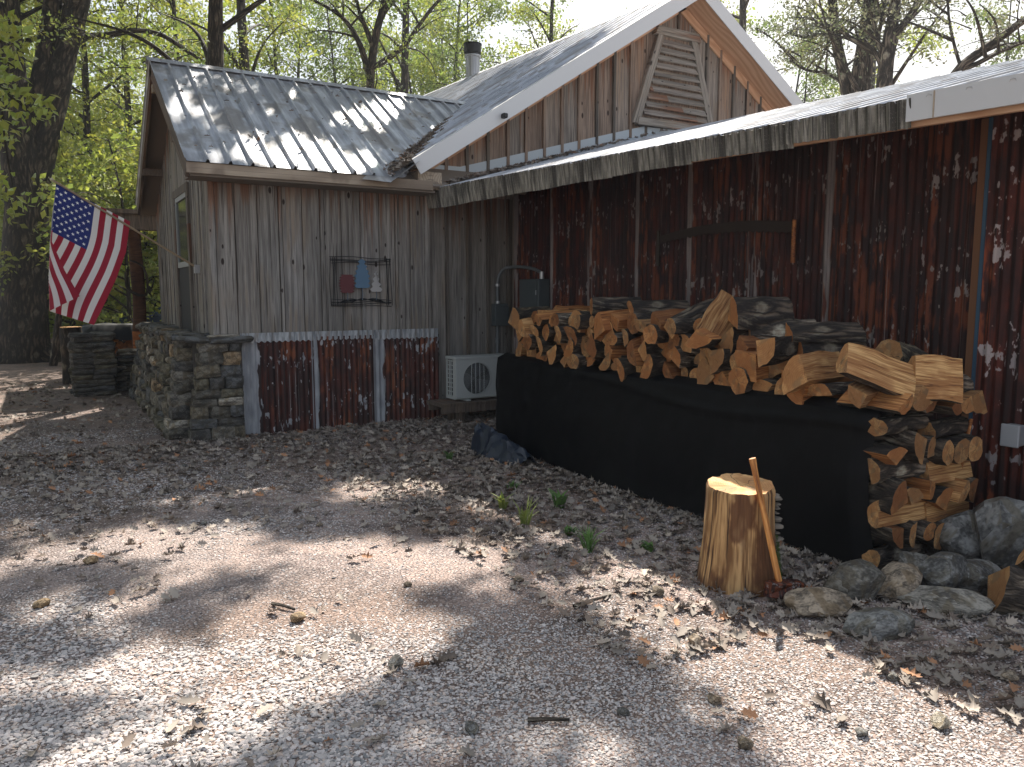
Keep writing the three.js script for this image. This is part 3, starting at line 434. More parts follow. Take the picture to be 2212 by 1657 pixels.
{ // rubble foundation wall round the wing's corner
  const wall = thing('stone_wall', 'rubble stone foundation wall with slab capping under the cabin corner', 'stone wall', [0, 0, 0]);
  part('mortar_core', mergeGeometries([box(1.42, -0.1, -13.9, 1.72, 1.1, -9.3), box(1.62, -0.1, -9.3, 1.88, 1.1, -9.24)]), M.mortar, wall);
  const r = rng(64), pick = () => { const q = r(); return q < 0.04 ? M.stonePale : q < 0.09 ? M.stoneTan : M.stone[Math.floor(r() * 6)]; };
  // face towards the camera, laid in rough courses
  let y = 0; for (let c = 0; y < 1.06; c++) { const h = 0.085 + 0.07 * r(), flare = 0.18 * (1 - y / 1.1); let x = 1.47 - flare * 0.9; while (x < 1.86) { let w = 0.15 + 0.16 * r(); if (1.9 - x - w < 0.1) w = 1.9 - x; let m = pick(); if (c === 3 && x > 1.6) m = M.stonePale; if (c === 7 && x > 1.7) m = M.stoneTan; stoneAt(wall, blocks[Math.floor(r() * 9)], m, x + w / 2, y + h / 2, -9.24 + flare * 0.35 + 0.03 * r(), w * 1.03, h * 1.08, 0.26, r); x += w; } y += h; }
  // face towards the drive
  y = 0; for (let c = 0; y < 1.05; c++) { const h = 0.095 + 0.06 * r(), flare = 0.2 * (1 - y / 1.1); let z = -9.38; while (z > -13.85) { const w = 0.17 + 0.2 * r(); stoneAt(wall, (r() < 0.4 ? lumps : blocks)[Math.floor(r() * 9)], pick(), 1.44 - flare + 0.035 * (r() - 0.5), y + h / 2, z - w / 2, 0.22 + 0.06 * r(), h * 1.14, w * 1.06, r); z -= w; } y += h; }
  // flat capping slabs
  let z = -9.08; while (z > -13.8) { const w = 0.22 + 0.3 * r(); stoneAt(wall, blocks[Math.floor(r() * 9)], M.stone[r() < 0.5 ? 0 : 4], 1.46 + 0.04 * r(), 1.12 + 0.015 * r(), z - w / 2, 0.44, 0.06 + 0.03 * r(), w * 1.05, r); z -= w; }
  stoneAt(wall, blocks[2], M.stone[4], 1.78, 1.115, -9.2, 0.5, 0.075, 0.34, r); stoneAt(wall, blocks[5], M.stonePale, 1.72, 1.165, -9.15, 0.34, 0.03, 0.08, r);
}
{ // stone pier of the porch and its steps
  const pier = thing('stone_pier', 'dark dry-laid stone pier beside the porch steps', 'stone pier', [0.66, 0, -14.4]); const r = rng(12);
  part('rubble_core', box(-0.2, 0, -0.24, 0.2, 0.98, 0.24), M.mortar, pier);
  let y = 0; while (y < 0.98) { const h = 0.05 + 0.05 * r(); for (const [a, b] of [[-0.15, 0.16], [0.14, 0.16], [-0.16, -0.16], [0.15, -0.15]]) stoneAt(pier, blocks[Math.floor(r() * 9)], M.stone[Math.floor(r() * 2) + (r() < 0.2 ? 3 : 0)], a + 0.04 * (r() - 0.5), y + h / 2, b, 0.3 + 0.08 * r(), h * 1.1, 0.32, r); y += h; }
  const st = thing('stone_steps', 'stacked flagstone steps with sunlit tops by the porch post', 'steps', [1.2, 0, -14.7]);
  y = 0; while (y < 0.62) { const h = 0.055 + 0.04 * r(), n = y < 0.4 ? 3 : 2; for (let k = 0; k < n; k++) stoneAt(st, blocks[Math.floor(r() * 9)], M.stone[Math.floor(r() * 6)], -0.22 + 0.25 * k + (n === 2 ? 0.22 : 0), y + h / 2, 0.08 * (r() - 0.5), 0.34, h * 1.1, 0.42, r); y += h; }
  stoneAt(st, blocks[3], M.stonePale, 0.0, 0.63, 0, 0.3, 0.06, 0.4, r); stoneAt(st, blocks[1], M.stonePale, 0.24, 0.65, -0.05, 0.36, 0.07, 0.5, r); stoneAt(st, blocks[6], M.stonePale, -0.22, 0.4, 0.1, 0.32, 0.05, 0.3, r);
}
{ // porch: log post and beams
  const p = thing('porch_frame', 'rustic porch with peeled log post carrying a dark beam', 'porch', [1.42, 0, -15]); const r = rng(4);
  part('beam', boxUV(box(-0.35, 2.72, -0.12, 2.6, 2.98, 0.12), 0.4), M.brownBoard[1], p);
  part('post', limb([V(0.02, 0.0, 0), V(0, 0.5, 0.01), V(0.03, 1.6, 0), V(0, 2.72, 0)], 0.12, 0.10, 12, 0.25), mat({ map: splitC, color: lin(0.13, 0.085, 0.06) }), p);
  part('post_foot', limb([V(0.02, 0.60, 0), V(0.015, 0.78, 0), V(0.015, 0.98, 0)], 0.14, 0.125, 12, 0.3), mat({ map: splitC, color: lin(0.75, 0.42, 0.22) }), p);
  part('vine', limb([V(-0.16, 2.0, 0.1), V(-0.14, 1.7, 0.14), V(0.12, 1.6, 0.17), V(0.1, 2.1, 0.16), V(-0.1, 2.2, 0.12)], 0.03, 0.015, 6, 0.4), M.treeBark[1], p);
  part('roof_slab', boxUV(box(-0.45, 2.98, -2.6, 2.6, 3.05, 0.2), 0.4), M.brownBoard[1], p);
}

// ------------------------------------------------------------------ firewood
function logGeo(kind, rad, L, seed) {                         // lies along x, centre at the origin
  const r = rng(seed), prof = [], na = kind === 'round' ? 14 : kind === 'half' ? 9 : 7, span = kind === 'round' ? 6.2832 : kind === 'half' ? 3.0 + 0.3 * r() : 1.5 + 0.7 * r(), a0 = r() * 6.28;
  const asp = 0.8 + 0.25 * r();
  for (let i = 0; i < na + (kind === 'round' ? 0 : 1); i++) { const a = i / na * span; prof.push([Math.cos(a) * rad * (1 + 0.16 * (vn(i * 1.3 + seed, 3) - 0.5)), Math.sin(a) * rad * asp * (1 + 0.16 * (vn(i * 1.7, seed) - 0.5)), true]); }
  if (kind === 'quarter') prof.push([0.06 * rad * (r() - 0.5), 0.06 * rad * r(), false]);
  if (kind === 'half') { const b = prof[0], e = prof[prof.length - 1]; prof.push([lerp(b[0], e[0], 0.5) + 0.08 * rad * (r() - 0.5), lerp(b[1], e[1], 0.5) + rad * 0.14 * (r() - 0.6), false]); }
  let cx = 0, cy = 0; for (const p of prof) { cx += p[0]; cy += p[1]; } cx /= prof.length; cy /= prof.length;
  const n = prof.length, S = 5, bark = [[], []], split = [[], []];
  const bendA = (r() - 0.5) * 0.05, bendB = (r() - 0.5) * 0.05, skew = (r() - 0.5) * 0.08, tp = 0.92 + 0.16 * r();
  const P = (i, s) => { const t = s / S - 0.5, k = lerp(1, tp, t + 0.5), w = 1 + (prof[i][2] ? 0.10 : 0.07) * (vn(i * 0.9 + seed * 3, s * 1.3 + seed) - 0.5) * 2, b = Math.sin((t + 0.5) * Math.PI); return [t * L + (s === 0 || s === S ? skew * (prof[i][0] - cx) * 2 : 0), (prof[i][1] - cy) * k * w + bendA * b * L * 0.5, (prof[i][0] - cx) * k * w + bendB * b * L * 0.5]; };
  for (let i = 0; i < n; i++) { const j = (i + 1) % n, isBark = prof[i][2] && prof[j][2] && !(kind !== 'round' && j === 0), o = isBark ? bark : split; let len = Math.hypot(prof[i][0] - prof[j][0], prof[i][1] - prof[j][1]);
    for (let s = 0; s < S; s++) { const q = [P(i, s), P(j, s), P(j, s + 1), P(i, s + 1)], uv = isBark ? [[i / na * span * rad * 2.2, s / S * L * 1.6], [(i + 1) / na * span * rad * 2.2, s / S * L * 1.6], [(i + 1) / na * span * rad * 2.2, (s + 1) / S * L * 1.6], [i / na * span * rad * 2.2, (s + 1) / S * L * 1.6]] : [[s / S * L * 1.2 + seed * 0.37, i * 0.3], [s / S * L * 1.2 + seed * 0.37, i * 0.3 + len * 2.2], [(s + 1) / S * L * 1.2 + seed * 0.37, i * 0.3 + len * 2.2], [(s + 1) / S * L * 1.2 + seed * 0.37, i * 0.3]];
      for (const k of [0, 1, 2, 0, 2, 3]) { o[0].push(...q[k]); o[1].push(...uv[k]); } } }
  const ends = [], em = rad * 2.3; for (const s of [0, S]) { const end = [[], []]; ends.push(end); for (let i = 0; i < n; i++) { const a = P(i, s), b = P((i + 1) % n, s), c = [(a[0] + b[0]) / 2, 0, 0]; c[0] = (s ? 1 : -1) * L / 2 + (r() - 0.5) * 0.004; const t3 = s ? [a, b, c] : [b, a, c]; for (const q of t3) { end[0].push(...q); end[1].push(0.5 + (q[2] + cx) / em, 0.5 + (q[1] + cy) / em); } } }
  const mk = (o, crease) => { if (!o[0].length) return null; let g = new THREE.BufferGeometry(); g.setAttribute('position', new THREE.Float32BufferAttribute(o[0], 3)); g.setAttribute('uv', new THREE.Float32BufferAttribute(o[1], 2)); g.computeVertexNormals(); return crease ? toCreasedNormals(g, crease) : g; };
  return { bark: mk(bark, 1.0), split: mk(split, 0.5), ends: ends.map((e) => mk(e)), rad, L };
}
const LG = { round: [], half: [], quarter: [] };
for (let i = 0; i < 6; i++) { LG.round.push(logGeo('round', 0.055 + 0.006 * i, 0.44, 11 + i)); LG.half.push(logGeo('half', 0.088 + 0.006 * i, 0.44, 31 + i)); LG.quarter.push(logGeo('quarter', 0.125 + 0.008 * i, 0.44, 51 + i)); }
const baseQuat = new THREE.Quaternion();
function log(kind, k, tone, pos, { yaw = 0, roll = 0, pitch = 0, s = 1, sl = 1, bark = null, label, group, name = 'firewood_log' }) {
  const lg = LG[kind][k % 6], t = thing(name, label, 'log', [pos.x ?? pos[0], pos.y ?? pos[1], pos.z ?? pos[2]], 0, group);
  t.rotation.order = 'YZX'; t.rotation.set(roll, yaw, pitch); t.scale.set(sl, s, s);
  if (lg.bark) part('bark', lg.bark, M.bark[bark ?? tone % 4], t); if (lg.split) part('split_face', lg.split, M.split[tone], t); for (const e of lg.ends) part('cut_end', e, M.end[tone], t); return t;
}
const rw = rng(2024);
{ // rows of logs showing above the black cloth, ends towards the yard
  const G = 'firewood rows above the black cloth', kinds = ['quarter', 'quarter', 'half', 'half', 'round'];
  const rowLabel = (kind, tone, bk, row) => { const label = `${['pale', 'orange', 'greyish', 'brown'][tone]} ${{ round: 'round', half: 'half-round', quarter: 'wedge-split' }[kind]} log with ${['grey', 'dark', 'lichened', 'mossy'][bk]} bark, ${['lowest', 'second', 'third', 'fourth', 'topmost'][row]} row above the black cloth`; return { label, group: 'firewood: ' + label }; };
  const topAt = (z) => z < -6.3 ? 1.40 : z < -4.3 ? 1.50 : lerp(1.42, 1.02, sst(-4.3, -2.95, z));
  for (let row = 0; row < 5; row++) { let z = -6.86 + 0.05 * rw() + (row > 2 ? 0.1 : 0); const y0 = 0.985 + row * 0.118; while (z < -2.86) {
    const kind = row > 2 && rw() < 0.4 ? 'round' : kinds[Math.floor(rw() * 5)], s = 0.78 + 0.45 * rw(), lg = LG[kind][0], w = (kind === 'round' ? 0.115 : kind === 'half' ? 0.165 : 0.15) * s;
    if (y0 < topAt(z + w / 2) - 0.05) { const bk = [0, 1, 1, 1, 2, 3][Math.floor(rw() * 6)], tone = rw() < 0.34 ? 0 : rw() < 0.4 ? 1 : rw() < 0.6 ? 2 : 3;
      log(kind, Math.floor(rw() * 6), tone, [4.33 + 0.17 * (rw() - 0.5), y0 + 0.06 + 0.02 * (rw() - 0.5), z + w / 2], { yaw: (rw() - 0.5) * 0.34, roll: rw() * 6.28, pitch: (rw() - 0.5) * 0.12, s, sl: 0.95 + 0.15 * rw(), ...rowLabel(kind, tone, bk, row), bark: bk }); }
    z += w * 0.93; } }
  // the second row, nearer the wall
  for (let row = 0; row < 3; row++) for (let z = -6.7; z < -3.0; z += 0.2) { const y0 = 1.1 + row * 0.13; if (y0 > topAt(z) + 0.06) continue; const kind = kinds[Math.floor(rw() * 5)]; log(kind, Math.floor(rw() * 6), Math.floor(rw() * 4), [4.77 + 0.06 * rw(), y0, z], { yaw: (rw() - 0.5) * 0.3, roll: rw() * 6.28, s: 1.15 + 0.2 * rw(), label: 'firewood log in the back row of the stack against the rusty wall', group: 'firewood in the back row' }); }
  // what the cloth hides: one mass of logs carrying the rows above
  const g0 = LG.half[2].bark, im = new THREE.InstancedMesh(LG.round[4].bark, M.bark[1], 430), ie = new THREE.InstancedMesh(mergeGeometries(LG.round[4].ends), M.end[2], 430), m4 = new THREE.Matrix4(), q = new THREE.Quaternion(); let n = 0;
  for (let row = 0; row < 7; row++) for (let z = -6.78 + (row % 2) * 0.06; z < -2.98 && n < 429; z += 0.14) for (const x of [4.37, 4.82]) { if (n > 428) break; q.setFromEuler(new THREE.Euler(rw() * 6.28, 0, 0)); m4.compose(V(x, 0.075 + row * 0.135, z), q, V(1, 0.92, 0.92)); im.setMatrixAt(n, m4); ie.setMatrixAt(n, m4); n++; }
  im.count = ie.count = n; const holder = new THREE.Group(); holder.name = 'firewood_stack_core'; holder.userData = { kind: 'stuff', label: 'mass of firewood hidden behind the black cloth', category: 'firewood' }; im.name = 'bark'; ie.name = 'cut_end'; holder.add(im, ie); scene.add(holder);
}
{ // logs tumbled on top and the big splits at the near end, each one placed
  const O = (u, v, x) => onX(u, v, x), YR = -R(31);           // lying across the view
  const big = (kind, k, tone, u, v, x, o, label) => log(kind, k, tone, O(u, v, x), { ...o, label });
  big('quarter', 5, 1, 1648, 672, 4.32, { yaw: YR + 0.1, roll: 0.3, s: 1.15, sl: 0.92 }, 'orange split log with clean long face topmost on the stack');
  big('half', 3, 2, 1562, 688, 4.22, { yaw: YR, pitch: 1.05, roll: -1.7, s: 1.3, sl: 0.75 }, 'upright leaning split slab with brown flat face on the stack');
  big('round', 5, 3, 1497, 690, 4.30, { yaw: YR + 0.25, pitch: 0.42, s: 1.35, sl: 0.95, bark: 1 }, 'dark barked round log tilted upward on the stack');
  big('quarter', 1, 1, 1545, 740, 4.2, { yaw: 0.2, roll: 2.2, s: 1.15 }, 'reddish wedge log poking out below the leaning slab');
  big('round', 2, 1, 1440, 720, 4.2, { yaw: 0.25, roll: 1, s: 1.15, bark: 1 }, 'orange-ended round log beneath the tilted barked log');
  big('round', 4, 1, 1330, 662, 4.34, { yaw: -0.45, s: 1.1, bark: 1 }, 'long barked log lying along the stack top beside the dark wall');
  big('half', 1, 1, 1425, 665, 4.4, { yaw: YR + 0.2, roll: 0.7, s: 1.1, sl: 1.15, bark: 1 }, 'dark bark slab lying flat on the stack behind the tilted log');
  big('quarter', 3, 1, 1785, 718, 4.36, { yaw: YR + 0.05, roll: 0.2, s: 0.75, sl: 1.1 }, 'thin orange splinter log lying above the sloping stack end');
  big('half', 4, 0, 1690, 715, 4.4, { yaw: YR - 0.2, roll: 0.9, s: 1.1, bark: 2 }, 'grey barked half log under the orange topmost split');
  big('half', 5, 1, 1790, 748, 4.42, { yaw: YR + 0.1, roll: 0.8, s: 1.1, bark: 1 }, 'dark furrowed bark log sloping on the stack end');
  big('quarter', 2, 0, 1700, 760, 4.15, { yaw: 0.15, roll: 1.4, s: 1.25, bark: 1 }, 'pale jagged wedge end facing out below the grey half log');
  big('quarter', 4, 0, 1750, 800, 4.12, { yaw: 0.1, roll: 4.4, s: 1.1, bark: 2 }, 'lichen barked wedge log near the cloth edge');
  big('half', 0, 0, 1890, 808, 4.12, { yaw: YR + 0.05, pitch: -0.36, roll: -2.2, s: 1.3, sl: 0.98 }, 'long pale square-split log sloping across the stack end');
  big('half', 2, 0, 2015, 822, 4.45, { yaw: YR, pitch: -0.12, roll: -1.9, s: 1.3, sl: 0.62 }, 'pale flat split block lying at the outer stack end');
  big('round', 5, 2, 1950, 778, 4.56, { yaw: YR + 0.3, pitch: -0.3, s: 1.5, sl: 0.6, bark: 3 }, 'stubby brown barked log behind the pale sloping split');
  big('quarter', 0, 2, 1870, 850, 4.15, { yaw: 0.3, roll: 3.6, s: 0.9 }, 'small grey splinter wedged beneath the pale sloping split');
}
{ // near end of the stack: a crib of crossed logs
  const rc = rng(606), nth = ['lowest', 'second', 'third', 'fourth', 'fifth', 'sixth', 'seventh', 'topmost'];
  for (const col of [0, 1]) { let y = 0.03 + col * 0.10; for (let k = 0; k < 8; k++) {
    const h = 0.122 + 0.014 * rc(), x0 = col ? 4.485 : 4.06, side = col ? 'wall-side' : 'yard-side', across = (k + col) % 2 === 0, out = col ? 0.03 : 0;
    if (across) { const bare = (k === 2 || k === 5) && !col ? true : rc() < 0.15, kind = bare || rc() < 0.45 ? 'half' : 'round', tone = bare ? 0 : Math.floor(rc() * 3), bk = [0, 2, 3, 0, 2, 1, 0, 2][k], s = kind === 'half' ? 0.74 * h / 0.13 : 1.02 * h / 0.13, sl = 0.95 + 0.1 * rc();
      log(kind, 1 + Math.floor(rc() * 4), tone, [x0 + 0.22 * sl, y + h / 2, -2.70 + 0.03 * rc() + out], { yaw: (rc() - 0.5) * 0.10, roll: kind === 'half' ? (bare ? -1.75 : 1.35) + 0.3 * (rc() - 0.5) : rc() * 6, s, sl, bark: bk, label: `${bare ? 'pale split-faced' : ['grey', 'dark', 'lichened', 'mossy'][bk] + ' barked'} log laid across, ${nth[k]} layer of the crib's ${side} column` });
    } else for (let j = 0; j < 3; j++) { const kind = ['quarter', 'half', 'quarter', 'round'][Math.floor(rc() * 4)], tone = Math.floor(rc() * 4), s = (kind === 'round' ? 1.08 : kind === 'half' ? 0.8 : 0.92) * h / 0.13;
      log(kind, Math.floor(rc() * 6), tone, [x0 + 0.075 + 0.15 * j + 0.015 * (rc() - 0.5), y + h / 2, -2.80 + 0.05 * rc() + out], { yaw: Math.PI / 2 + (rc() - 0.5) * 0.22, roll: rc() * 6.28, s, sl: 0.9, bark: [1, 0, 2][j], label: `${['pale', 'orange', 'greyish', 'brown'][tone]} end-on log, ${['nearest the cloth', 'middle one', 'farthest from the cloth'][j]}, ${nth[k]} layer of the crib's ${side} column` }); }
    y += h; } }
  // a lath propped against the wall side of the crib
  const a = onZ(2062, 1075, -2.62), b = onZ(2098, 905, -2.62); solo('wooden_lath', boxUV(limb([a, b.clone().lerp(a, 0.5), b], 0.012, 0.012, 4), 1), M.split[1], 'thin wooden lath leaning on the wall side of the crib', 'lath');
}
{ // black ground cloth hung over the face of the stack
  const N = 110, K = 40, pos = [], uv = [], idx = []; const r = rng(9);
  for (let j = 0; j <= K; j++) for (let i = 0; i <= N; i++) {
    const t = i / N, z = lerp(-7.02, -2.70, t), s = j / K, hang = s * 1.09; // from the top fold down
    let y = 1.035 - hang + 0.012 * Math.sin(t * 17) * (1 - s), x = 4.045 - 0.03 * Math.sin(s * 3.1);
    if (s < 0.03) { x += 0.10; y = 1.035 - 0.01; }
    const fold = Math.exp(-Math.pow((hang - 0.07 - 0.14 * sst(0.22, 0.75, t) * (1 - 0.5 * sst(0.75, 1, t)) ) / 0.022, 2)) * sst(0.15, 0.35, t);
    x -= 0.022 * fold; x += 0.05 * (fbm(z * 1.6 + 4, hang * 0.8, 3) - 0.5) * (0.3 + s) + 0.022 * (fbm(z * 6 + hang * 2, hang * 4 + 3, 3) - 0.5) + 0.016 * Math.abs(fbm(z * 3 - hang * 3, hang * 2 + z, 2) - 0.5); y -= s < 0.12 ? 0.03 * vn(z * 2.3, 5) * (1 - s / 0.12) : 0;
    x -= 0.05 * sst(0.8, 1, s) * vn(z * 1.2, 3) * (1 - sst(0.85, 1, t)); if (t > 0.985) x += 0.06 * (t - 0.985) / 0.015;
    y = Math.max(y, gh(x, z) + 0.008 + 0.02 * vn(z * 3, 8)); pos.push(x, y, z + (t > 0.9 ? -0.03 * Math.sin(s * 4) : 0)); uv.push(z, hang);
  }
  for (let j = 0; j < K; j++) for (let i = 0; i < N; i++) { const a = j * (N + 1) + i, b = a + N + 1; idx.push(a, b, a + 1, b, b + 1, a + 1); }
  const g = new THREE.BufferGeometry(); g.setAttribute('position', new THREE.Float32BufferAttribute(pos, 3)); g.setAttribute('uv', new THREE.Float32BufferAttribute(uv, 2)); g.setIndex(idx); g.computeVertexNormals();
  const cloth = tex(512, 512, (u, v) => { const d = sst(0.6, 0.8, fbm(u * 9, v * 5, 5, 9, 5)), w = 0.5 + 0.25 * Math.sin(u * 512 * 1.57) + 0.25 * Math.sin(v * 512 * 1.57); return mix3([8, 8.5, 10], [17, 18, 20], w * 0.6 + d * 0.6); });
  solo('black_cloth', g, new THREE.MeshPhysicalMaterial({ map: cloth, roughness: 0.55, specularIntensity: 0.28, side: THREE.DoubleSide }), 'black woven cloth hung over the face of the woodpile', 'cloth');
  // crumpled dark blue plastic at its far corner
  const pos2 = [], idx2 = [], A = onG(1075, 905, 0.28), B = onG(1175, 1003, 0.02); const n1 = 22, n2 = 12;
  for (let j = 0; j <= n2; j++) for (let i = 0; i <= n1; i++) { const t = i / n1, s = j / n2, p = A.clone().lerp(B, t); const h = Math.sin(Math.PI * s), w = 0.30 * (0.5 + 0.6 * Math.sin(Math.PI * t)); p.x = lerp(3.78, 3.86, t) + (s - 0.5) * w; p.z = lerp(-6.95, -6.1, t) + (s - 0.5) * 0.1; p.y = 0.012 + lerp(0.30, 0.10, t) * h * (0.7 + 0.6 * fbm(t * 7, s * 4 + 9, 3)) + 0.05 * (fbm(t * 16, s * 11, 3) - 0.3) * h; pos2.push(p.x + 0.07 * (fbm(t * 12, s * 9 + 4, 2) - 0.5), Math.max(p.y, 0.006), p.z); }
  for (let j = 0; j < n2; j++) for (let i = 0; i < n1; i++) { const a = j * (n1 + 1) + i, b = a + n1 + 1; idx2.push(a, b, a + 1, b, b + 1, a + 1); }
  const g2 = new THREE.BufferGeometry(); g2.setAttribute('position', new THREE.Float32BufferAttribute(pos2, 3)); g2.setIndex(idx2); g2.computeVertexNormals();
  solo('plastic_sheet', toCreasedNormals(g2, 0.45), mat({ color: lin(0.012, 0.02, 0.036), roughness: 0.35 }), 'crumpled dark blue plastic sheet on the ground at the cloth corner', 'plastic sheet');
}

// ------------------------------------------------------------------ chopping block and splitting maul
{
  const c = onG(1592, 1258), h = 0.57; const st = thing('chopping_block', 'barkless tree stump chopping block with shelf fungi on its shaded flank', 'stump', [c.x, gh(c.x, c.z), c.z]);
  const S = 28, A = 64, pos = [], uv = [], idx = [];
  for (let s = 0; s <= S; s++) for (let a = 0; a <= A; a++) { const t = s / S, an = a / A * 6.28318, flare = 1 + 0.20 * Math.pow(1 - t, 2.2) * (0.8 + 0.5 * vn(Math.cos(an) * 2 + 5, Math.sin(an) * 2 + 8)); const rr = 0.19 * flare * (1 + 0.07 * (vn(Math.cos(an) * 1.3 + 3, Math.sin(an) * 1.3 + 7) - 0.5)) * (1 + 0.12 * (fbm(an * 5, t * 1.2 + 2, 3) - 0.5) + 0.05 * (fbm(an * 22, t * 2, 2) - 0.5)) - (t > 0.985 ? 0.008 : 0); pos.push(Math.cos(an) * rr, t * h + 0.015 * Math.cos(an + 1) * t + 0.03 * (fbm(an * 3 + 5, 2, 3) - 0.5) * Math.pow(t, 6) - 0.02 * (1 - t), Math.sin(an) * rr); uv.push(t * 0.8, an / 6.28318 * 1.5); }
  for (let s = 0; s < S; s++) for (let a = 0; a < A; a++) { const p = s * (A + 1) + a, q = p + A + 1; idx.push(p, q, p + 1, q, q + 1, p + 1); }
  const g = new THREE.BufferGeometry(); g.setAttribute('position', new THREE.Float32BufferAttribute(pos, 3)); g.setAttribute('uv', new THREE.Float32BufferAttribute(uv, 2)); g.setIndex(idx); g.computeVertexNormals();
  const stumpTex = tex(1024, 1024, (u, v) => { const a = fbm(v * 34, u * 3, 4, 34, 3), b = fbm(v * 120, u * 6, 3, 120, 6), p = fbm(v * 7, u * 3.01 + 5, 5, 7, 3), cr = sst(0.66, 0.74, fbm(v * 60 + 4, u * 2 + 2, 3)); let c = mix3([122, 88, 54], [206, 168, 118], sst(0.3, 0.7, 0.5 * a + 0.5 * b)); c = mix3(c, [88, 54, 32], 0.75 * sst(0.52, 0.66, p)); c = mix3(c, [192, 168, 130], 0.4 * sst(0.6, 0.7, fbm(v * 9 + 3, u * 2 + 9, 4))); return mix3(c, [46, 30, 20], cr * 0.7); });
  part('trunk', g, mat({ map: stumpTex, bumpMap: splitB, bumpScale: 0.006, color: lin(0.92, 0.88, 0.82) }), st);
  const tp = [], tu = []; for (let a = 0; a < A; a++) { const k = S * (A + 1) + a; for (const q of [k + 1, k]) { tp.push(pos[q * 3], pos[q * 3 + 1], pos[q * 3 + 2]); tu.push(0.5 + pos[q * 3] * 2.2, 0.5 + pos[q * 3 + 2] * 2.2); } tp.push(0, h - 0.008, 0); tu.push(0.5, 0.5); }
  const tg = new THREE.BufferGeometry(); tg.setAttribute('position', new THREE.Float32BufferAttribute(tp, 3)); tg.setAttribute('uv', new THREE.Float32BufferAttribute(tu, 2)); tg.computeVertexNormals(); part('chopped_top', tg, M.endPale, st);
  const r = rng(17), fg = []; for (let i = 0; i < 90; i++) { const an = R(-20 + 85 * r() - 10), t = Math.pow(r(), 0.6), rr = 0.193 + 0.03 * (1 - t); const s = 0.014 + 0.024 * r(); const f = new THREE.SphereGeometry(s, 8, 5, 0, 6.283, 0, 1.5).scale(1, 0.35, 1); f.translate(Math.cos(an) * rr, 0.06 + t * 0.48, Math.sin(an) * rr); fg.push(f); }
  const fm = part('shelf_fungi', mergeGeometries(fg), mat({ color: lin(0.22, 0.19, 0.15), roughness: 0.9 }), st); fm.userData = { kind: 'stuff' };
  // moss low on the shaded flank
  const ms = [], rm = rng(19); for (let i = 0; i < 420; i++) { const an = R(5 + 60 * rm()), t = rm() * rm(), rr = 0.202 + 0.035 * (1 - t); const f = new THREE.TetrahedronGeometry(0.007 + 0.008 * rm()); f.translate(Math.cos(an) * rr, 0.03 + t * 0.32, Math.sin(an) * rr); ms.push(f); }
  const mm = part('moss', mergeGeometries(ms), mat({ color: lin(0.045, 0.065, 0.015), roughness: 1 }), st); mm.userData = { kind: 'stuff' };
}
{
  const foot = onG(1690, 1300), top = onPlane(1624, 1000, V(Math.sin(R(31)), 0, -Math.cos(R(31))), V(Math.sin(R(31)), 0, -Math.cos(R(31))).dot(V(3.32, 0, -2.80)));
  const ax = thing('splitting_maul', 'splitting maul with pale wooden handle and rusty head leaning on the chopping block', 'maul', [foot.x, gh(foot.x, foot.z), foot.z]);
  const d = top.clone().sub(foot), len = d.length(); d.normalize(); const q = new THREE.Quaternion().setFromUnitVectors(Y, d);
  const prof = [[0, 0.023, 0.016], [0.10, 0.024, 0.016], [0.35, 0.023, 0.0165], [0.6, 0.020, 0.015], [0.85, 0.019, 0.015], [0.93, 0.021, 0.0155], [0.985, 0.028, 0.018], [1, 0.027, 0.017]], pos = [], idx = [], uv = [];
  prof.forEach(([t, a, b], i) => { for (let k = 0; k <= 16; k++) { const an = k / 16 * 6.283; pos.push(Math.cos(an) * a + (t > 0.85 ? (t - 0.85) * 0.05 : 0), t * len, Math.sin(an) * b); uv.push(t * 1.2, k / 16 * 0.2); if (i && k < 16) { const p = (i - 1) * 17 + k; idx.push(p, p + 17, p + 1, p + 17, p + 18, p + 1); } } });
  for (const [row, yy] of [[7, len]]) { const c0 = pos.length / 3; pos.push(0.0075, yy + 0.002, 0); uv.push(0, 0); for (let k = 0; k < 16; k++) idx.push(row * 17 + k, c0, row * 17 + k + 1); }
  const g = new THREE.BufferGeometry(); g.setAttribute('position', new THREE.Float32BufferAttribute(pos, 3)); g.setAttribute('uv', new THREE.Float32BufferAttribute(uv, 2)); g.setIndex(idx); g.computeVertexNormals();
  const tilt = new THREE.Group(); const hm = part('handle', toCreasedNormals(g, 0.8), mat({ map: splitC, color: lin(1.0, 0.72, 0.42), roughness: 0.55 }), ax); hm.quaternion.copy(q); hm.position.y = 0.02; hm.rotateY(R(25));
  // wedge head lying on the gravel
  const sh = new THREE.Shape(); sh.moveTo(-0.085, -0.028); sh.lineTo(-0.03, -0.03); sh.lineTo(0.05, -0.036); sh.lineTo(0.082, -0.036); sh.lineTo(0.082, 0.036); sh.lineTo(0.05, 0.036); sh.lineTo(-0.03, 0.030); sh.lineTo(-0.085, 0.028); sh.closePath();
  const hg = new THREE.ExtrudeGeometry(sh, { depth: 0.055, bevelEnabled: true, bevelSize: 0.005, bevelThickness: 0.005, bevelSegments: 2 }); hg.translate(0, 0, -0.0275); { const p = hg.attributes.position; for (let i = 0; i < p.count; i++) if (p.getX(i) < -0.05) p.setZ(i, p.getZ(i) * 0.25); hg.computeVertexNormals(); }
  const head = part('head', boxUV(hg, 3), mat({ map: M.rustBrown[1].map, color: lin(0.7, 0.62, 0.6), roughness: 0.6, metalness: 0.3 }), ax); head.scale.setScalar(1.2); head.position.set(0.0, 0.065, 0.0); head.rotation.set(0, R(-31 + 12), R(-7));
}

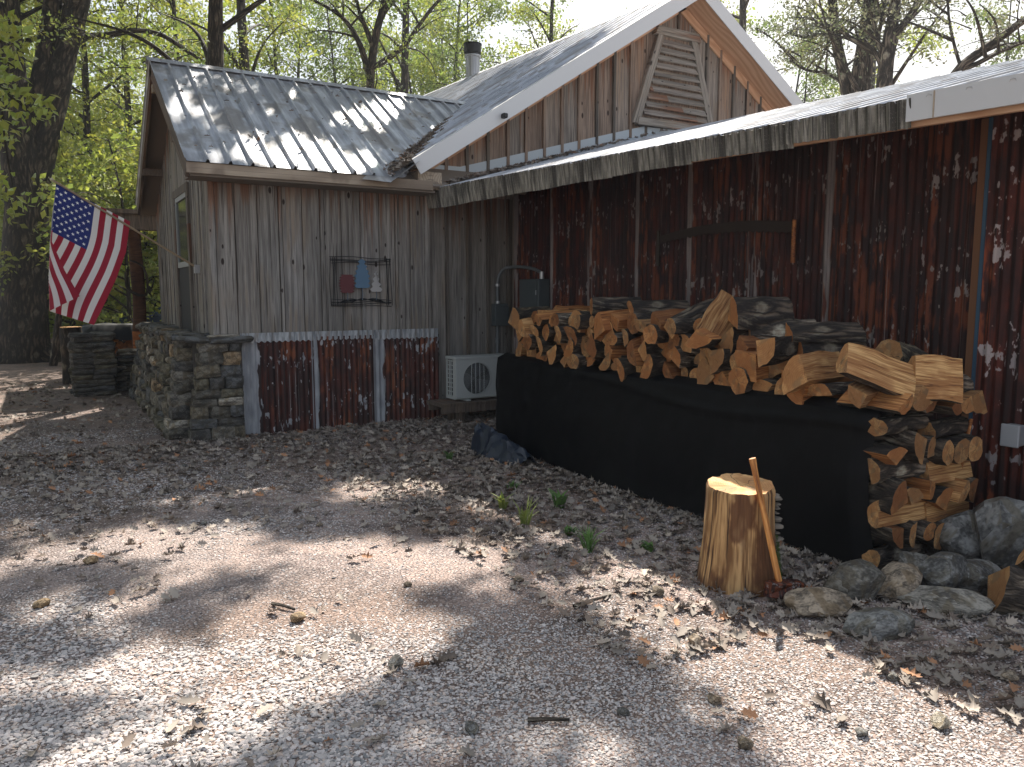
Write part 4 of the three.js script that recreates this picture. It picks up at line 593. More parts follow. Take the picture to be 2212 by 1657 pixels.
// ------------------------------------------------------------------ boulders, loose stones and stray logs
function rock(u, v, w, h, d, k, m, label, group, turn = 0, sink = 0.25) { const p = onG(u, v); const b = solo('rock', lumps[k % 10], m, label, 'rock', group); b.position.set(p.x, gh(p.x, p.z) + h * (0.36 - sink * 0.36), p.z); b.scale.set(w, h, d); b.rotation.y = R(-31) + turn; return b; }
rock(1850, 1290, 0.40, 0.27, 0.30, 1, M.boulder[3], 'long grey boulder at the foot of the black cloth');
rock(1932, 1290, 0.32, 0.25, 0.28, 4, M.boulder[2], 'tan grey boulder below the crib of logs');
rock(1772, 1322, 0.36, 0.16, 0.28, 6, M.boulder[2], 'low flat tan rock near the maul head', undefined, 0.2);
rock(1890, 1368, 0.38, 0.17, 0.26, 2, M.boulder[1], 'flat blue grey rock lying out in the litter', undefined, 0.3);
rock(2026, 1280, 0.31, 0.31, 0.3, 5, M.boulder[1], 'rounded blue grey boulder in the middle of the rock group');
rock(2105, 1282, 0.29, 0.26, 0.28, 7, M.boulder[1], 'dark rounded boulder beside the stray logs');
rock(2040, 1320, 0.46, 0.18, 0.22, 3, M.boulder[0], 'long pale slab rock in front of the boulders', undefined, -0.35);
rock(2070, 1215, 0.42, 0.46, 0.4, 8, M.boulder[1], 'big dark boulder under the wall-side column of the crib', undefined, 0, 0.1);
rock(2170, 1225, 0.58, 0.62, 0.45, 9, M.boulder[1], 'largest dark boulder leaning by the rusty wall', undefined, 0.4, 0.1);
rock(1975, 1255, 0.26, 0.22, 0.24, 0, M.boulder[3], 'small grey rock tucked beneath the crib logs');
rock(1700, 1245, 0.085, 0.06, 0.07, 5, M.boulder[2], 'small cream stone beside the black cloth foot');
rock(2090, 1160, 0.07, 0.06, 0.06, 2, M.boulder[2], 'little pale pebble rock by the wall foot');
{ const LS = 'scattered loose stones on the gravel drive', LB = 'loose angular stone lying alone on the gravel drive';
  const spots = [[642, 1342, 0.075, 1], [855, 1442, 0.075, 3], [198, 1216, 0.075, 1], [88, 1310, 0.075, 1], [880, 1268, 0.045, 2], [1020, 1585, 0.06, 3], [2030, 1572, 0.075, 0], [1545, 1520, 0.06, 2], [1610, 1618, 0.06, 2], [440, 1136, 0.05, 3], [395, 1010, 0.06, 3], [1120, 1258, 0.05, 2], [1500, 1392, 0.07, 2], [1418, 1286, 0.075, 2], [690, 1140, 0.05, 2], [755, 922, 0.1, 0], [1860, 1592, 0.05, 3], [1150, 1700, 0.06, 2], [1930, 1470, 0.055, 3], [2180, 1475, 0.07, 2], [1345, 1545, 0.045, 3], [1012, 1022, 0.09, 2]];
  const r = rng(83); for (const [u, v, s, k] of spots) { const tan = [M.stonePale, M.stoneTan, M.boulder[2], M.boulder[1]][k]; const b = rock(u, v, s * 1.25, s * 0.75, s, Math.floor(r() * 10), tan, LB, LS, r() * 3, 0); } }
{ // stray logs against the wall at the right
  const L = (kind, k, tone, p, o, label) => log(kind, k, tone, p, { ...o, label });
  L('round', 3, 0, [5.05, 0.53, -2.08], { yaw: 0.35, s: 1.15, sl: 0.8, bark: 1 }, 'round log with reddish heart end lying high by the rusty wall');
  L('half', 5, 2, [5.15, 0.40, -2.0], { yaw: R(-20), roll: 0.2, s: 1.1, sl: 1.1, bark: 3 }, 'brown plank-like half log under the red-hearted round log');
  L('round', 5, 0, [4.42, 0.22, -1.83], { yaw: R(-65), pitch: -0.55, s: 1.6, sl: 0.9, bark: 1 }, 'thick barked log leaning with pale sawn end upward');
  L('quarter', 4, 2, [4.25, 0.10, -1.85], { yaw: R(-38), pitch: -0.15, roll: 1.2, s: 1.2, sl: 1.0 }, 'frayed yellow split log at the frame of stray logs');
  L('half', 2, 2, [4.32, 0.075, -1.66], { yaw: R(-50), roll: 0.5, s: 1.35, sl: 0.75, bark: 3 }, 'mossy broken half log lowest of the stray logs');
}
// ------------------------------------------------------------------ heat pump on its stand
{
  const x0 = 4.41, x1 = 5.22, y0 = 0.30, y1 = 0.84, zf = -8.70, zb = -8.99, cx = (x0 + x1) / 2, cy = (y0 + y1) / 2;
  const ac = thing('heat_pump', 'white outdoor heat pump unit with round fan grille on wooden stand', 'air conditioner', [cx, y0, (zf + zb) / 2]); const D = (zf - zb) / 2, W = (x1 - x0) / 2, H = y1 - y0;
  const white = mat({ color: lin(0.46, 0.48, 0.45), roughness: 0.5 }), dark = mat({ color: lin(0.03, 0.032, 0.032), roughness: 0.6 });
  const fx = -0.10, fy = 0.26, fr = 0.205;
  const front = new THREE.Shape(); front.moveTo(-W, 0.02); front.lineTo(W, 0.02); front.lineTo(W, H - 0.03); front.lineTo(-W, H - 0.03); front.closePath(); const hole = new THREE.Path(); hole.absarc(fx, fy, fr, 0, 6.2832, true); front.holes.push(hole);
  part('casing', mergeGeometries([boxUV(new THREE.ExtrudeGeometry(front, { depth: 0.03, bevelEnabled: true, bevelSize: 0.006, bevelThickness: 0.006, bevelSegments: 2, curveSegments: 40 }).translate(0, 0, D - 0.036)), boxUV(new RoundedBoxGeometry(W * 2 + 0.02, 0.035, D * 2 + 0.01, 2, 0.008).translate(0, H - 0.015, 0)), boxUV(box(-W, 0.0, -D, W, 0.03, D - 0.03)), boxUV(box(W - 0.02, 0.03, -D, W, H - 0.03, D - 0.04)), boxUV(box(-W, 0.03, D - 0.10, -W + 0.015, H - 0.03, D - 0.04)), boxUV(box(-W, 0.03, -D, -W + 0.015, H - 0.03, -D + 0.03))]), white, ac);
  part('service_panel', boxUV(new RoundedBoxGeometry(0.17, H - 0.1, 0.012, 2, 0.005).translate(W - 0.105, H / 2 + 0.01, D + 0.006)), white, ac);
  part('fan_shroud', boxUV(new THREE.CylinderGeometry(fr + 0.03, fr + 0.03, 0.1, 36, 1, true).rotateX(Math.PI / 2).translate(fx, fy, D - 0.1)), dark, ac);
  part('coil', boxUV(box(-W + 0.05, 0.03, -D + 0.02, W - 0.03, H - 0.04, -D + 0.05)), dark, ac);
  for (let k = 0; k < 3; k++) { const b = part('fan_blade', boxUV(new THREE.CylinderGeometry(0.19, 0.19, 0.008, 20, 1, false, 0, 1.35).rotateX(Math.PI / 2)), mat({ color: lin(0.09, 0.095, 0.1), roughness: 0.5 }), ac); b.position.set(fx, fy, D - 0.07); b.rotation.z = k * 2.094; }
  const rings = []; for (let i = 1; i < 15; i++) rings.push(new THREE.TorusGeometry(fr * i / 14, 0.0016, 5, 44).translate(fx, fy, D + 0.004)); for (const a of [-0.09, -0.03, 0.03, 0.09]) rings.push(new THREE.CylinderGeometry(0.0045, 0.0045, 2 * Math.sqrt(fr * fr - a * a), 6).translate(fx + a, fy, D + 0.007)); part('fan_grille', mergeGeometries(rings), mat({ color: lin(0.4, 0.42, 0.4) }), ac);
  const gr = []; for (let k = 0; k < 9; k++) gr.push(box(-W - 0.004, 0.035 + k * 0.056, -D + 0.03, -W + 0.008, 0.045 + k * 0.056, D - 0.10)); for (const z of [-0.045, 0.0]) gr.push(box(-W - 0.006, 0.03, z - 0.006, -W + 0.006, H - 0.04, z + 0.006)); part('side_grille', mergeGeometries(gr), white, ac);
  for (const x of [-0.25, 0.25]) part('foot', boxUV(box(x - 0.03, -0.018, -D - 0.02, x + 0.03, 0.0, D + 0.035)), white, ac);
  const s = thing('wooden_stand', 'low dark timber stand carrying the heat pump', 'stand', [4.78, 0, -8.84]);
  for (const z of [-0.17, -0.055, 0.06, 0.175]) part('plank', boxUV(box(-0.62, 0.235, z - 0.052, 0.58, 0.275, z + 0.052), 0.5), M.brownBoard[1], s);
  part('rail', boxUV(box(-0.60, 0.15, 0.17, 0.56, 0.234, 0.21), 0.5), M.brownBoard[0], s); part('rail', boxUV(box(-0.60, 0.15, -0.21, 0.56, 0.234, -0.17), 0.5), M.brownBoard[1], s);
  for (const [x, z] of [[-0.3, 0.11], [0.45, 0.11], [-0.3, -0.12], [0.45, -0.12]]) part('leg', boxUV(box(x - 0.045, -0.02, z - 0.045, x + 0.045, 0.234, z + 0.045), 0.5), M.brownBoard[0], s);
}
{ // electrics on the wall corner
  const grey = mat({ color: lin(0.085, 0.10, 0.10), roughness: 0.5, metalness: 0.2 }), steel = mat({ color: lin(0.45, 0.46, 0.46), roughness: 0.4, metalness: 0.7 }), pvc = mat({ color: lin(0.13, 0.14, 0.14), roughness: 0.5 });
  const d = thing('disconnect_box', 'small grey electrical disconnect box with looping conduit on dark boards', 'electrical box', [5.31, 1.20, -9.22]);
  part('box', boxUV(new RoundedBoxGeometry(0.2, 0.30, 0.11, 2, 0.01).translate(0, 0.15, 0.06)), grey, d); part('cover', boxUV(new RoundedBoxGeometry(0.21, 0.26, 0.02, 2, 0.006).translate(0, 0.135, 0.12)), grey, d);
  part('lower_conduit', new THREE.CylinderGeometry(0.022, 0.022, 0.9, 10).translate(-0.03, -0.45, 0.05), pvc, d); part('coupling', new THREE.CylinderGeometry(0.032, 0.032, 0.07, 12).translate(-0.03, -0.2, 0.05), pvc, d);
  part('looping_conduit', tube([V(-0.03, 0.30, 0.06), V(-0.035, 0.5, 0.06), V(-0.02, 0.66, 0.07), V(0.04, 0.76, 0.09), V(0.12, 0.79, 0.2), V(0.15, 0.78, 0.45), V(0.155, 0.745, 0.7), V(0.15, 0.70, 0.86)], 0.022, 40, 8), pvc, d);
  for (const [x, y, z] of [[-0.03, 0.32, 0.06], [-0.036, 0.55, 0.06]]) part('conduit_fitting', new THREE.CylinderGeometry(0.03, 0.03, 0.035, 12).translate(x, y, z), steel, d);
  const m = thing('meter_panel', 'grey electrical panel box on the rusty wall beside the corner', 'electrical box', [WX - 0.02, 1.42, -8.42]);
  part('box', boxUV(new RoundedBoxGeometry(0.17, 0.40, 0.46, 2, 0.01).translate(-0.09, 0.2, 0)), grey, m); part('door', boxUV(new RoundedBoxGeometry(0.015, 0.35, 0.39, 2, 0.005).translate(-0.18, 0.2, 0)), grey, m);
  part('conduit_hub', new THREE.CylinderGeometry(0.03, 0.03, 0.1, 12).translate(-0.08, 0.44, 0.16), steel, m); part('latch', boxUV(box(-0.192, 0.2, 0.18, -0.185, 0.26, 0.2)), steel, m);
  const e = thing('electric_meter', 'round glass electric meter low on the wall beside the log ends', 'meter', [5.3, 1.42, -8.2]);
  part('meter_base', new THREE.CylinderGeometry(0.095, 0.095, 0.05, 24).rotateZ(Math.PI / 2).translate(0.14, -0.06, 0), steel, e); part('meter_glass', new THREE.CylinderGeometry(0.07, 0.085, 0.11, 24).rotateZ(Math.PI / 2).translate(0.06, -0.06, 0), mat({ color: lin(0.28, 0.3, 0.3), roughness: 0.15 }), e);
  const o = thing('outlet_box', 'small light grey weatherproof outlet box on the reddish iron sheet', 'electrical box', [WX - 0.035, 0.66, -2.62]);
  part('housing', boxUV(new RoundedBoxGeometry(0.09, 0.14, 0.105, 3, 0.014).translate(-0.04, 0.06, 0)), mat({ color: lin(0.30, 0.31, 0.32), roughness: 0.45 }), o); part('lid', boxUV(new RoundedBoxGeometry(0.02, 0.15, 0.115, 2, 0.008).translate(-0.09, 0.06, 0)), mat({ color: lin(0.42, 0.43, 0.44), roughness: 0.45 }), o);
  const c = V(5.12, mainY(5.12) - 0.05, RAKE + 0.045), s = thing('floodlight_camera', 'tiny black security camera on the white rake trim', 'camera', [c.x, c.y - 0.07, c.z]);
  part('bracket', new THREE.CylinderGeometry(0.012, 0.012, 0.06, 8).rotateX(Math.PI / 2).translate(0, 0.03, 0.02), M.black, s); part('camera_body', boxUV(new RoundedBoxGeometry(0.06, 0.06, 0.09, 2, 0.015).translate(-0.005, 0, 0.06)), M.black, s);
}
{ // metal wall picture: wire frame with three cut-out trees
  const x0 = 2.98, x1 = 3.75, y0 = 1.49, y1 = 2.07, w = thing('wall_picture', 'wire framed metal wall art of red, blue and white trees', 'wall art', [(x0 + x1) / 2, (y0 + y1) / 2, -9.185]); const a = (x1 - x0) / 2, b = (y1 - y0) / 2, wire = mat({ color: lin(0.01, 0.01, 0.012), roughness: 0.5, metalness: 0.4 }), r = rng(41), ws = [];
  for (let k = 0; k < 4; k++) { const i = 0.022 * k; for (const s of [-1, 1]) { const j = () => (r() - 0.5) * 0.035; ws.push(tube([V(-a + j() * 0.4, s * (b - i + j()), 0.012 * k), V(-a * 0.3, s * (b - i + j()), 0.01), V(a * 0.4, s * (b - i + j()), 0.012), V(a, s * (b - i + j()), 0.01)], 0.0042, 16, 5)); ws.push(tube([V(s * (a - i + j()), -b, 0.01), V(s * (a - i + j()), 0, 0.014), V(s * (a - i + j()), b, 0.01)], 0.0042, 14, 5)); } }
  part('wire_frame', mergeGeometries(ws), wire, w);
  const cut = (pts, holes) => { const s = new THREE.Shape(pts.map((p) => new THREE.Vector2(...p))); for (const [hx, hy, hr, hs] of holes) { const h = new THREE.Path(); h.absellipse(hx, hy, hr, hr * hs, 0, 6.283, true, 0.4); s.holes.push(h); } return boxUV(new THREE.ExtrudeGeometry(s, { depth: 0.004, bevelEnabled: false, curveSegments: 8 })); };
  const jag = (cx, cy, hw, hh, n, f) => { const o = []; for (let i = 0; i <= n; i++) { const t = i / n; o.push([cx + f(t) * hw + (i % 2 ? 0.018 : -0.012), cy - hh + 2 * hh * t]); } for (let i = n; i >= 0; i--) { const t = i / n; o.push([cx - f(t) * hw - (i % 2 ? 0.018 : -0.012), cy - hh + 2 * hh * t]); } return o; };
  const hol = (cx, cy, hw, hh, n, s, hr) => { const rr = rng(s), o = []; for (let i = 0; i < n; i++) { const x = cx + (rr() - 0.5) * 2 * hw, y = cy + (rr() - 0.5) * 2 * hh; if (o.every((q) => Math.hypot(q[0] - x, q[1] - y) > hr * 2.6)) o.push([x, y, hr, 0.6]); } return o; };
  const t3 = (name, g, m, z) => { const q = part(name, g, m, w); q.position.z = z; };
  t3('red_tree', cut(jag(-0.185, -0.025, 0.095, 0.11, 13, (t) => 0.5 + 0.45 * Math.sin(Math.PI * (0.15 + 0.7 * t))), []), mat({ color: lin(0.13, 0.028, 0.03), roughness: 0.6 }), 0.012);
  t3('blue_tree', cut(jag(0.005, 0.10, 0.085, 0.175, 12, (t) => 1.0 - 0.75 * Math.max(0, t - 0.45) / 0.55), hol(0.005, 0.05, 0.055, 0.12, 40, 5, 0.0125)), mat({ color: lin(0.10, 0.19, 0.28), roughness: 0.55 }), 0.02);
  t3('white_tree', cut(jag(0.185, 0.005, 0.068, 0.125, 8, (t) => 1.02 - 0.98 * t), hol(0.185, -0.04, 0.034, 0.07, 40, 9, 0.0095)), mat({ color: lin(0.45, 0.43, 0.40), roughness: 0.6 }), 0.016);
  const tr = []; for (const [x, y] of [[-0.185, -0.13], [0.005, -0.07], [0.185, -0.11]]) tr.push(tube([V(x, y, 0.015), V(x + 0.003, (y - 0.22) / 2, 0.015), V(x, -0.22, 0.015)], 0.006, 6, 5)); part('tree_stems', mergeGeometries(tr), mat({ color: lin(0.14, 0.17, 0.2) }), w);
  const hs = []; for (let k = 0; k < 5; k++) hs.push(tube([V(-a + 0.07, -0.26 + 0.004 * k, 0.012), V(-0.15, -0.205 - 0.012 * k, 0.012), V(0, -0.225 + 0.006 * k, 0.012), V(0.17, -0.2 - 0.01 * k, 0.012), V(a - 0.07, -0.26, 0.012)], 0.004, 24, 5)); part('ground_wires', mergeGeometries(hs), wire, w);
}
{ // two-man saw on the iron wall
  const s = thing('crosscut_saw', 'long rusty two-man crosscut saw hung on the iron wall', 'saw', [WX - 0.03, 2.2, -5.32]); const sh = new THREE.Shape(); sh.moveTo(-0.85, 0.02); sh.quadraticCurveTo(0, 0.16, 0.86, 0.04); sh.lineTo(0.86, -0.04); for (let i = 0; i <= 48; i++) { const t = i / 48, x = 0.86 - 1.71 * t, y = -0.045 + 0.055 * Math.sin(Math.PI * t) - (i % 2 ? 0.018 : 0); sh.lineTo(x, y); } sh.closePath();
  const b = part('blade', boxUV(new THREE.ExtrudeGeometry(sh, { depth: 0.003, bevelEnabled: false })), mat({ color: lin(0.045, 0.03, 0.024), roughness: 0.6, metalness: 0.5 }), s); b.rotation.y = -Math.PI / 2; b.rotation.order = 'YXZ'; b.position.x = -0.012;
  const hd = (z, m, y) => part('handle', limb([V(-0.02, 0.06 + y, z), V(-0.022, -0.1 + y, z), V(-0.02, -0.3 + y, z)], 0.017, 0.019, 10), m, s); hd(0.85, mat({ map: splitC, color: lin(0.62, 0.36, 0.16), roughness: 0.6 }), 0); hd(-0.84, mat({ color: lin(0.05, 0.04, 0.03) }), 0.02);
}
{ // flag on a pole raked out from the cabin's end wall
  const F = (u, v, z = -10) => onZ(u, v, z), tip = F(112, 388), low = F(440, 580, -10.0);
  const f = thing('flag', 'stars and stripes flag folded over on a pole from the cabin wall', 'flag', [1.62, 1.93, -10.0]); const O = V(1.62, 1.93, -10.0), sub = (p) => p.clone().sub(O);
  low.x = 1.63; low.y = 1.935;
  part('pole', limb([sub(tip), sub(tip.clone().lerp(low, 0.5)), sub(low)], 0.011, 0.013, 8), mat({ color: lin(0.32, 0.24, 0.15), roughness: 0.5 }), f); part('bracket', boxUV(box(-0.04, -0.05, -0.03, 0.03, 0.05, 0.03)), mat({ color: lin(0.4, 0.4, 0.4), metalness: 0.6, roughness: 0.4 }), f);
  part('finial', new THREE.SphereGeometry(0.02, 10, 8).translate(...sub(tip).toArray()), mat({ color: lin(0.5, 0.45, 0.3), roughness: 0.4 }), f);
  const cv = document.createElement('canvas'); cv.width = 1216; cv.height = 650; const c = cv.getContext('2d');
  for (let i = 0; i < 13; i++) { c.fillStyle = i % 2 ? '#f4f1ee' : '#a81834'; c.fillRect(0, i * 50, 1216, 50); } c.fillStyle = '#26347e'; c.fillRect(0, 0, 486, 350); c.fillStyle = '#ffffff';
  for (let j = 0; j < 9; j++) for (let i = 0; i < (j % 2 ? 5 : 6); i++) { const x = 40 + i * 81 + (j % 2 ? 40 : 0), y = 35 + j * 35; c.beginPath(); for (let k = 0; k < 10; k++) { const a = -Math.PI / 2 + k * Math.PI / 5, r = k % 2 ? 7.2 : 18.5; c[k ? 'lineTo' : 'moveTo'](x + Math.cos(a) * r, y + Math.sin(a) * r); } c.closePath(); c.fill(); }
  const ft = new THREE.CanvasTexture(cv); ft.colorSpace = THREE.SRGBColorSpace; ft.magFilter = THREE.LinearFilter; ft.flipY = false;
  // cloth: t down the fly, s across from the top edge (folded forward) to the bottom edge
  const path = (pts) => (t) => { const n = pts.length - 1, k = Math.min(n - 1, Math.floor(t * n)), q = t * n - k, a = pts[k], b = pts[k + 1]; return [lerp(a[0], b[0], q), lerp(a[1], b[1], q)]; };
  const Rr = path([[281, 479], [272, 545], [252, 600], [228, 652], [203, 702]]), K = path([[121, 397], [113, 460], [107, 525], [104, 600], [106, 672]]), E = path([[121, 397], [116, 460], [112, 522], [140, 585], [172, 640]]);
  const NT = 60, NS = 64, pos = [], uv = [], idx = [];
  for (let j = 0; j <= NT; j++) for (let i = 0; i <= NS; i++) { const t = j / NT, s = i / NS, sk = 0.34 * sst(0.30, 0.95, t) + 0.03; const k = K(t), e = E(t), r = Rr(t); let u, v, d;
    if (s < sk) { const q = s / sk; u = lerp(e[0], k[0], q); v = lerp(e[1], k[1], q); d = 0.10 * sst(0, 0.3, t) * Math.sqrt(1 - q * q * 0.999); } else { const q = (s - sk) / (1 - sk); u = lerp(k[0], r[0], q); v = lerp(k[1], r[1], q); d = -0.05 * sst(0, 0.3, t) * Math.sin(Math.min(1, q * 3.2) * Math.PI / 2) + 0.035 * Math.sin(q * 7 + t * 2.2) * t + 0.018 * Math.sin(q * 15 + t * 5) * t; }
    const p = F(u, v, -10 + d - 0.02); pos.push(p.x - O.x, p.y - O.y, p.z - O.z); uv.push(t, s); }
  for (let j = 0; j < NT; j++) for (let i = 0; i < NS; i++) { const a = j * (NS + 1) + i, b = a + NS + 1; idx.push(a, b, a + 1, b, b + 1, a + 1); }
  const g = new THREE.BufferGeometry(); g.setAttribute('position', new THREE.Float32BufferAttribute(pos, 3)); g.setAttribute('uv', new THREE.Float32BufferAttribute(uv, 2)); g.setIndex(idx); g.computeVertexNormals();
  part('flag_cloth', g, new THREE.MeshPhysicalMaterial({ map: ft, roughness: 1, side: THREE.DoubleSide, transmission: 0.45, thickness: 0 }), f);
}
{ // second woodpile, stakes and logs beyond the porch
  const r = rng(55), G = 'far woodpile logs';
  for (let row = 0; row < 6; row++) for (let k = 0; k < 9; k++) { if (r() < 0.06) continue; const s = 1.1 + 0.5 * r(), l = log('round', Math.floor(r() * 6), r() < 0.5 ? 1 : 3, [0.62 + k * 0.155 + 0.07 * (row % 2), 0.08 + row * 0.14, -17.0 + 0.05 * r()], { yaw: Math.PI / 2, roll: r() * 6, s, bark: 1, label: 'round log in the far woodpile beyond the stone pier', group: G }); }
  const N = 16, pos = [], idx = []; for (let j = 0; j <= 8; j++) for (let i = 0; i <= N; i++) { const t = i / N, s = j / 8; pos.push(0.45 + 1.75 * t, 1.0 + 0.07 * fbm(t * 6, s * 4, 3) - 0.28 * sst(0.7, 1, s) - 0.1 * sst(0.15, 0, t), -17.35 + 0.75 * s); } for (let j = 0; j < 8; j++) for (let i = 0; i < N; i++) { const a = j * (N + 1) + i, b = a + N + 1; idx.push(a, b, a + 1, b, b + 1, a + 1); }
  const g = new THREE.BufferGeometry(); g.setAttribute('position', new THREE.Float32BufferAttribute(pos, 3)); g.setIndex(idx); g.computeVertexNormals(); solo('black_tarp', g, mat({ color: lin(0.012, 0.013, 0.015), roughness: 0.4 }), 'black tarp draped over the far woodpile', 'tarp');
  const a = onG(113, 790), b = at(128, 672, Math.hypot(a.x, a.z) - 0.3); solo('leaning_stake', limb([a.clone().setY(-0.05), a.clone().lerp(b, 0.5).add(V(0.02, 0, 0)), b], 0.085, 0.07, 8, 0.3), M.treeBark[2], 'crooked leaning wooden stake below the flag', 'stake');
  const c = onG(86, 772); solo('fence_post', limb([V(c.x, -0.05, c.z), V(c.x, 0.5, c.z), V(c.x + 0.02, 1.05, c.z)], 0.13, 0.12, 9, 0.2), M.treeBark[2], 'short grey wooden post beside the big oak trunk', 'post');
  const d = onG(172, 790); const rr = [0.24, 0.2, 0.2]; const k = thing('upright_log', 'dark upright log standing behind the stone pier', 'log', [0.42, 0, -16.3]); part('bark', limb([V(0, 0, 0), V(0.01, 0.5, 0), V(0, 1.02, 0)], 0.2, 0.18, 12, 0.2), M.bark[1], k); part('cut_end', new THREE.CylinderGeometry(0.178, 0.178, 0.02, 14).translate(0, 1.02, 0), M.endPale, k);
}
{ // dark blue car parked beyond the porch
  const car = thing('parked_car', 'dark blue saloon car parked beyond the porch', 'car', [3.3, 0, -24.4], R(4)); const paint = new THREE.MeshPhysicalMaterial({ color: lin(0.02, 0.05, 0.12), roughness: 0.35, metalness: 0.3, clearcoat: 1, clearcoatRoughness: 0.06, side: THREE.DoubleSide }), glass = mat({ color: lin(0.03, 0.04, 0.045), roughness: 0.06 });
  const ext = (pts, w, bev, z = 0) => { const s = new THREE.Shape(); pts.forEach((p, i) => i ? s.lineTo(...p) : s.moveTo(...p)); s.closePath(); const g = new THREE.ExtrudeGeometry(s, { depth: w - 2 * bev, bevelEnabled: true, bevelSize: bev, bevelThickness: bev, bevelSegments: 3 }); g.translate(0, 0, -(w - 2 * bev) / 2 + z); return boxUV(g); };
  part('body', ext([[-2.25, 0.35], [-1.75, 0.32], [-1.7, 0.5], [-1.45, 0.68], [-1.2, 0.5], [-1.12, 0.3], [1.0, 0.3], [1.1, 0.52], [1.35, 0.68], [1.6, 0.5], [1.7, 0.32], [2.25, 0.4], [2.2, 0.92], [1.5, 1.0], [-0.75, 0.98], [-1.9, 0.86], [-2.22, 0.72]], 1.78, 0.09), paint, car);
  part('roof', ext([[-0.15, 1.44], [0.95, 1.46], [0.9, 1.52], [-0.1, 1.51]], 1.3, 0.05), paint, car);
  part('cabin_glass', ext([[-0.85, 1.0], [1.55, 1.02], [0.95, 1.44], [-0.15, 1.44]], 1.46, 0.06), glass, car);
  for (const z of [-0.72, 0.72]) { part('pillar', limb([V(-0.88, 0.98, z), V(-0.5, 1.24, z * 0.98), V(-0.12, 1.47, z * 0.92)], 0.05, 0.045, 6), paint, car); part('pillar', limb([V(0.5, 0.98, z * 1.02), V(0.48, 1.46, z * 0.94)], 0.04, 0.04, 6), paint, car); part('pillar', limb([V(1.6, 1.0, z), V(0.95, 1.46, z * 0.92)], 0.06, 0.05, 6), paint, car); }
  for (const z of [-0.8, 0.8]) for (const x of [-1.42, 1.36]) { const w = part('wheel', new THREE.TorusGeometry(0.23, 0.09, 10, 24).translate(x, 0.32, z), M.black, car); part('rim', new THREE.CylinderGeometry(0.17, 0.17, 0.1, 18).rotateX(Math.PI / 2).translate(x, 0.32, z), mat({ color: lin(0.5, 0.5, 0.52), metalness: 0.7, roughness: 0.35 }), w); }
  for (const z of [-0.62, 0.62]) part('headlight', boxUV(new RoundedBoxGeometry(0.12, 0.14, 0.34, 2, 0.04).translate(-2.24, 0.68, z)), mat({ color: lin(0.7, 0.72, 0.74), roughness: 0.1 }), car);
  for (const z of [-0.88, 0.88]) part('side_mirror', boxUV(new RoundedBoxGeometry(0.12, 0.12, 0.18, 2, 0.03).translate(-0.72, 1.06, z * 1.08)), paint, car);
}
{ // neighbouring shed at the very edge
  const n = thing('neighbour_shed', 'distant tan shed with pale metal roof beside the oak', 'shed', [-3.35, 0, -30]);
  part('wall', boxUV(box(-2, 0, -2.5, 1.0, 2.3, 2.5), 0.5), mat({ map: pine, color: lin(0.5, 0.36, 0.22) }), n); part('roof', slab([[-2.6, 2.9], [1.25, 2.25], [1.25, 2.33], [-2.6, 2.98]], 5.6, V(0, 0, -2.8), X, Y, Z, (a, b) => [a, b]), M.trim, n); part('door', boxUV(box(0.2, 0, 2.5, 0.9, 1.9, 2.54)), M.brownBoard[0], n);
}
// ------------------------------------------------------------------ trees
function leafShape(l, w) { return [[0, 0, 0], [-w / 2, l * 0.45, 0.12 * w], [0, l, -0.1 * w], [w / 2, l * 0.45, 0.12 * w], [0, l * 0.45, -0.06 * w]]; }
function clump(n, rad, l, w, seed) {                          // a spray of single leaves
  const r = rng(seed), pos = [], q = new THREE.Quaternion(), e = new THREE.Euler(), v = V(0, 0, 0);
  for (let i = 0; i < n; i++) { const c = V(r() - 0.5, (r() - 0.5) * 0.7, r() - 0.5).multiplyScalar(rad * 2 * (0.4 + 0.6 * r())); e.set((r() - 0.5) * 2.2 + 1.2, r() * 6.28, (r() - 0.5) * 1.6); q.setFromEuler(e); const s = 0.7 + 0.6 * r(), P = leafShape(l * s, w * s).map((p) => v.set(...p).applyQuaternion(q).add(c).toArray()); for (const t of [[0, 4, 1], [4, 2, 1], [0, 3, 4], [4, 3, 2]]) for (const k of t) pos.push(...P[k]); }
  const g = new THREE.BufferGeometry(); g.setAttribute('position', new THREE.Float32BufferAttribute(pos, 3)); g.computeVertexNormals(); return g;
}
const leafMat = (c, tr = 0.45) => new THREE.MeshPhysicalMaterial({ color: c, roughness: 0.95, side: THREE.DoubleSide, transmission: tr, thickness: 0 });
const LM = { spring: leafMat(lin(0.30, 0.36, 0.07), 0.55), green: leafMat(lin(0.17, 0.235, 0.06), 0.5), olive: leafMat(lin(0.12, 0.14, 0.055), 0.4), grey: leafMat(lin(0.2, 0.22, 0.125), 0.5) };
const CL = { small: clump(16, 0.30, 0.10, 0.055, 5), big: clump(12, 0.32, 0.15, 0.085, 9), wide: clump(20, 0.42, 0.13, 0.07, 14), dense: clump(14, 0.17, 0.125, 0.078, 18) };
function crown(name, list, geo, material, parent, seed) {     // list of [Vector3, size]
  const im = new THREE.InstancedMesh(geo, material, list.length), m = new THREE.Matrix4(), q = new THREE.Quaternion(), r = rng(seed), c = new THREE.Color();
  list.forEach(([p, s], i) => { q.setFromEuler(new THREE.Euler((r() - 0.5) * 0.8, r() * 6.28, (r() - 0.5) * 0.8)); m.compose(p, q, V(s, s, s)); im.setMatrixAt(i, m); const k = 0.75 + 0.5 * r(); c.setRGB(k * (0.9 + 0.3 * r()), k, k * (0.7 + 0.4 * r())); im.setColorAt(i, c); });
  im.name = name; im.userData = { kind: 'stuff' }; im.castShadow = im.receiveShadow = true; parent.add(im); return im;
}
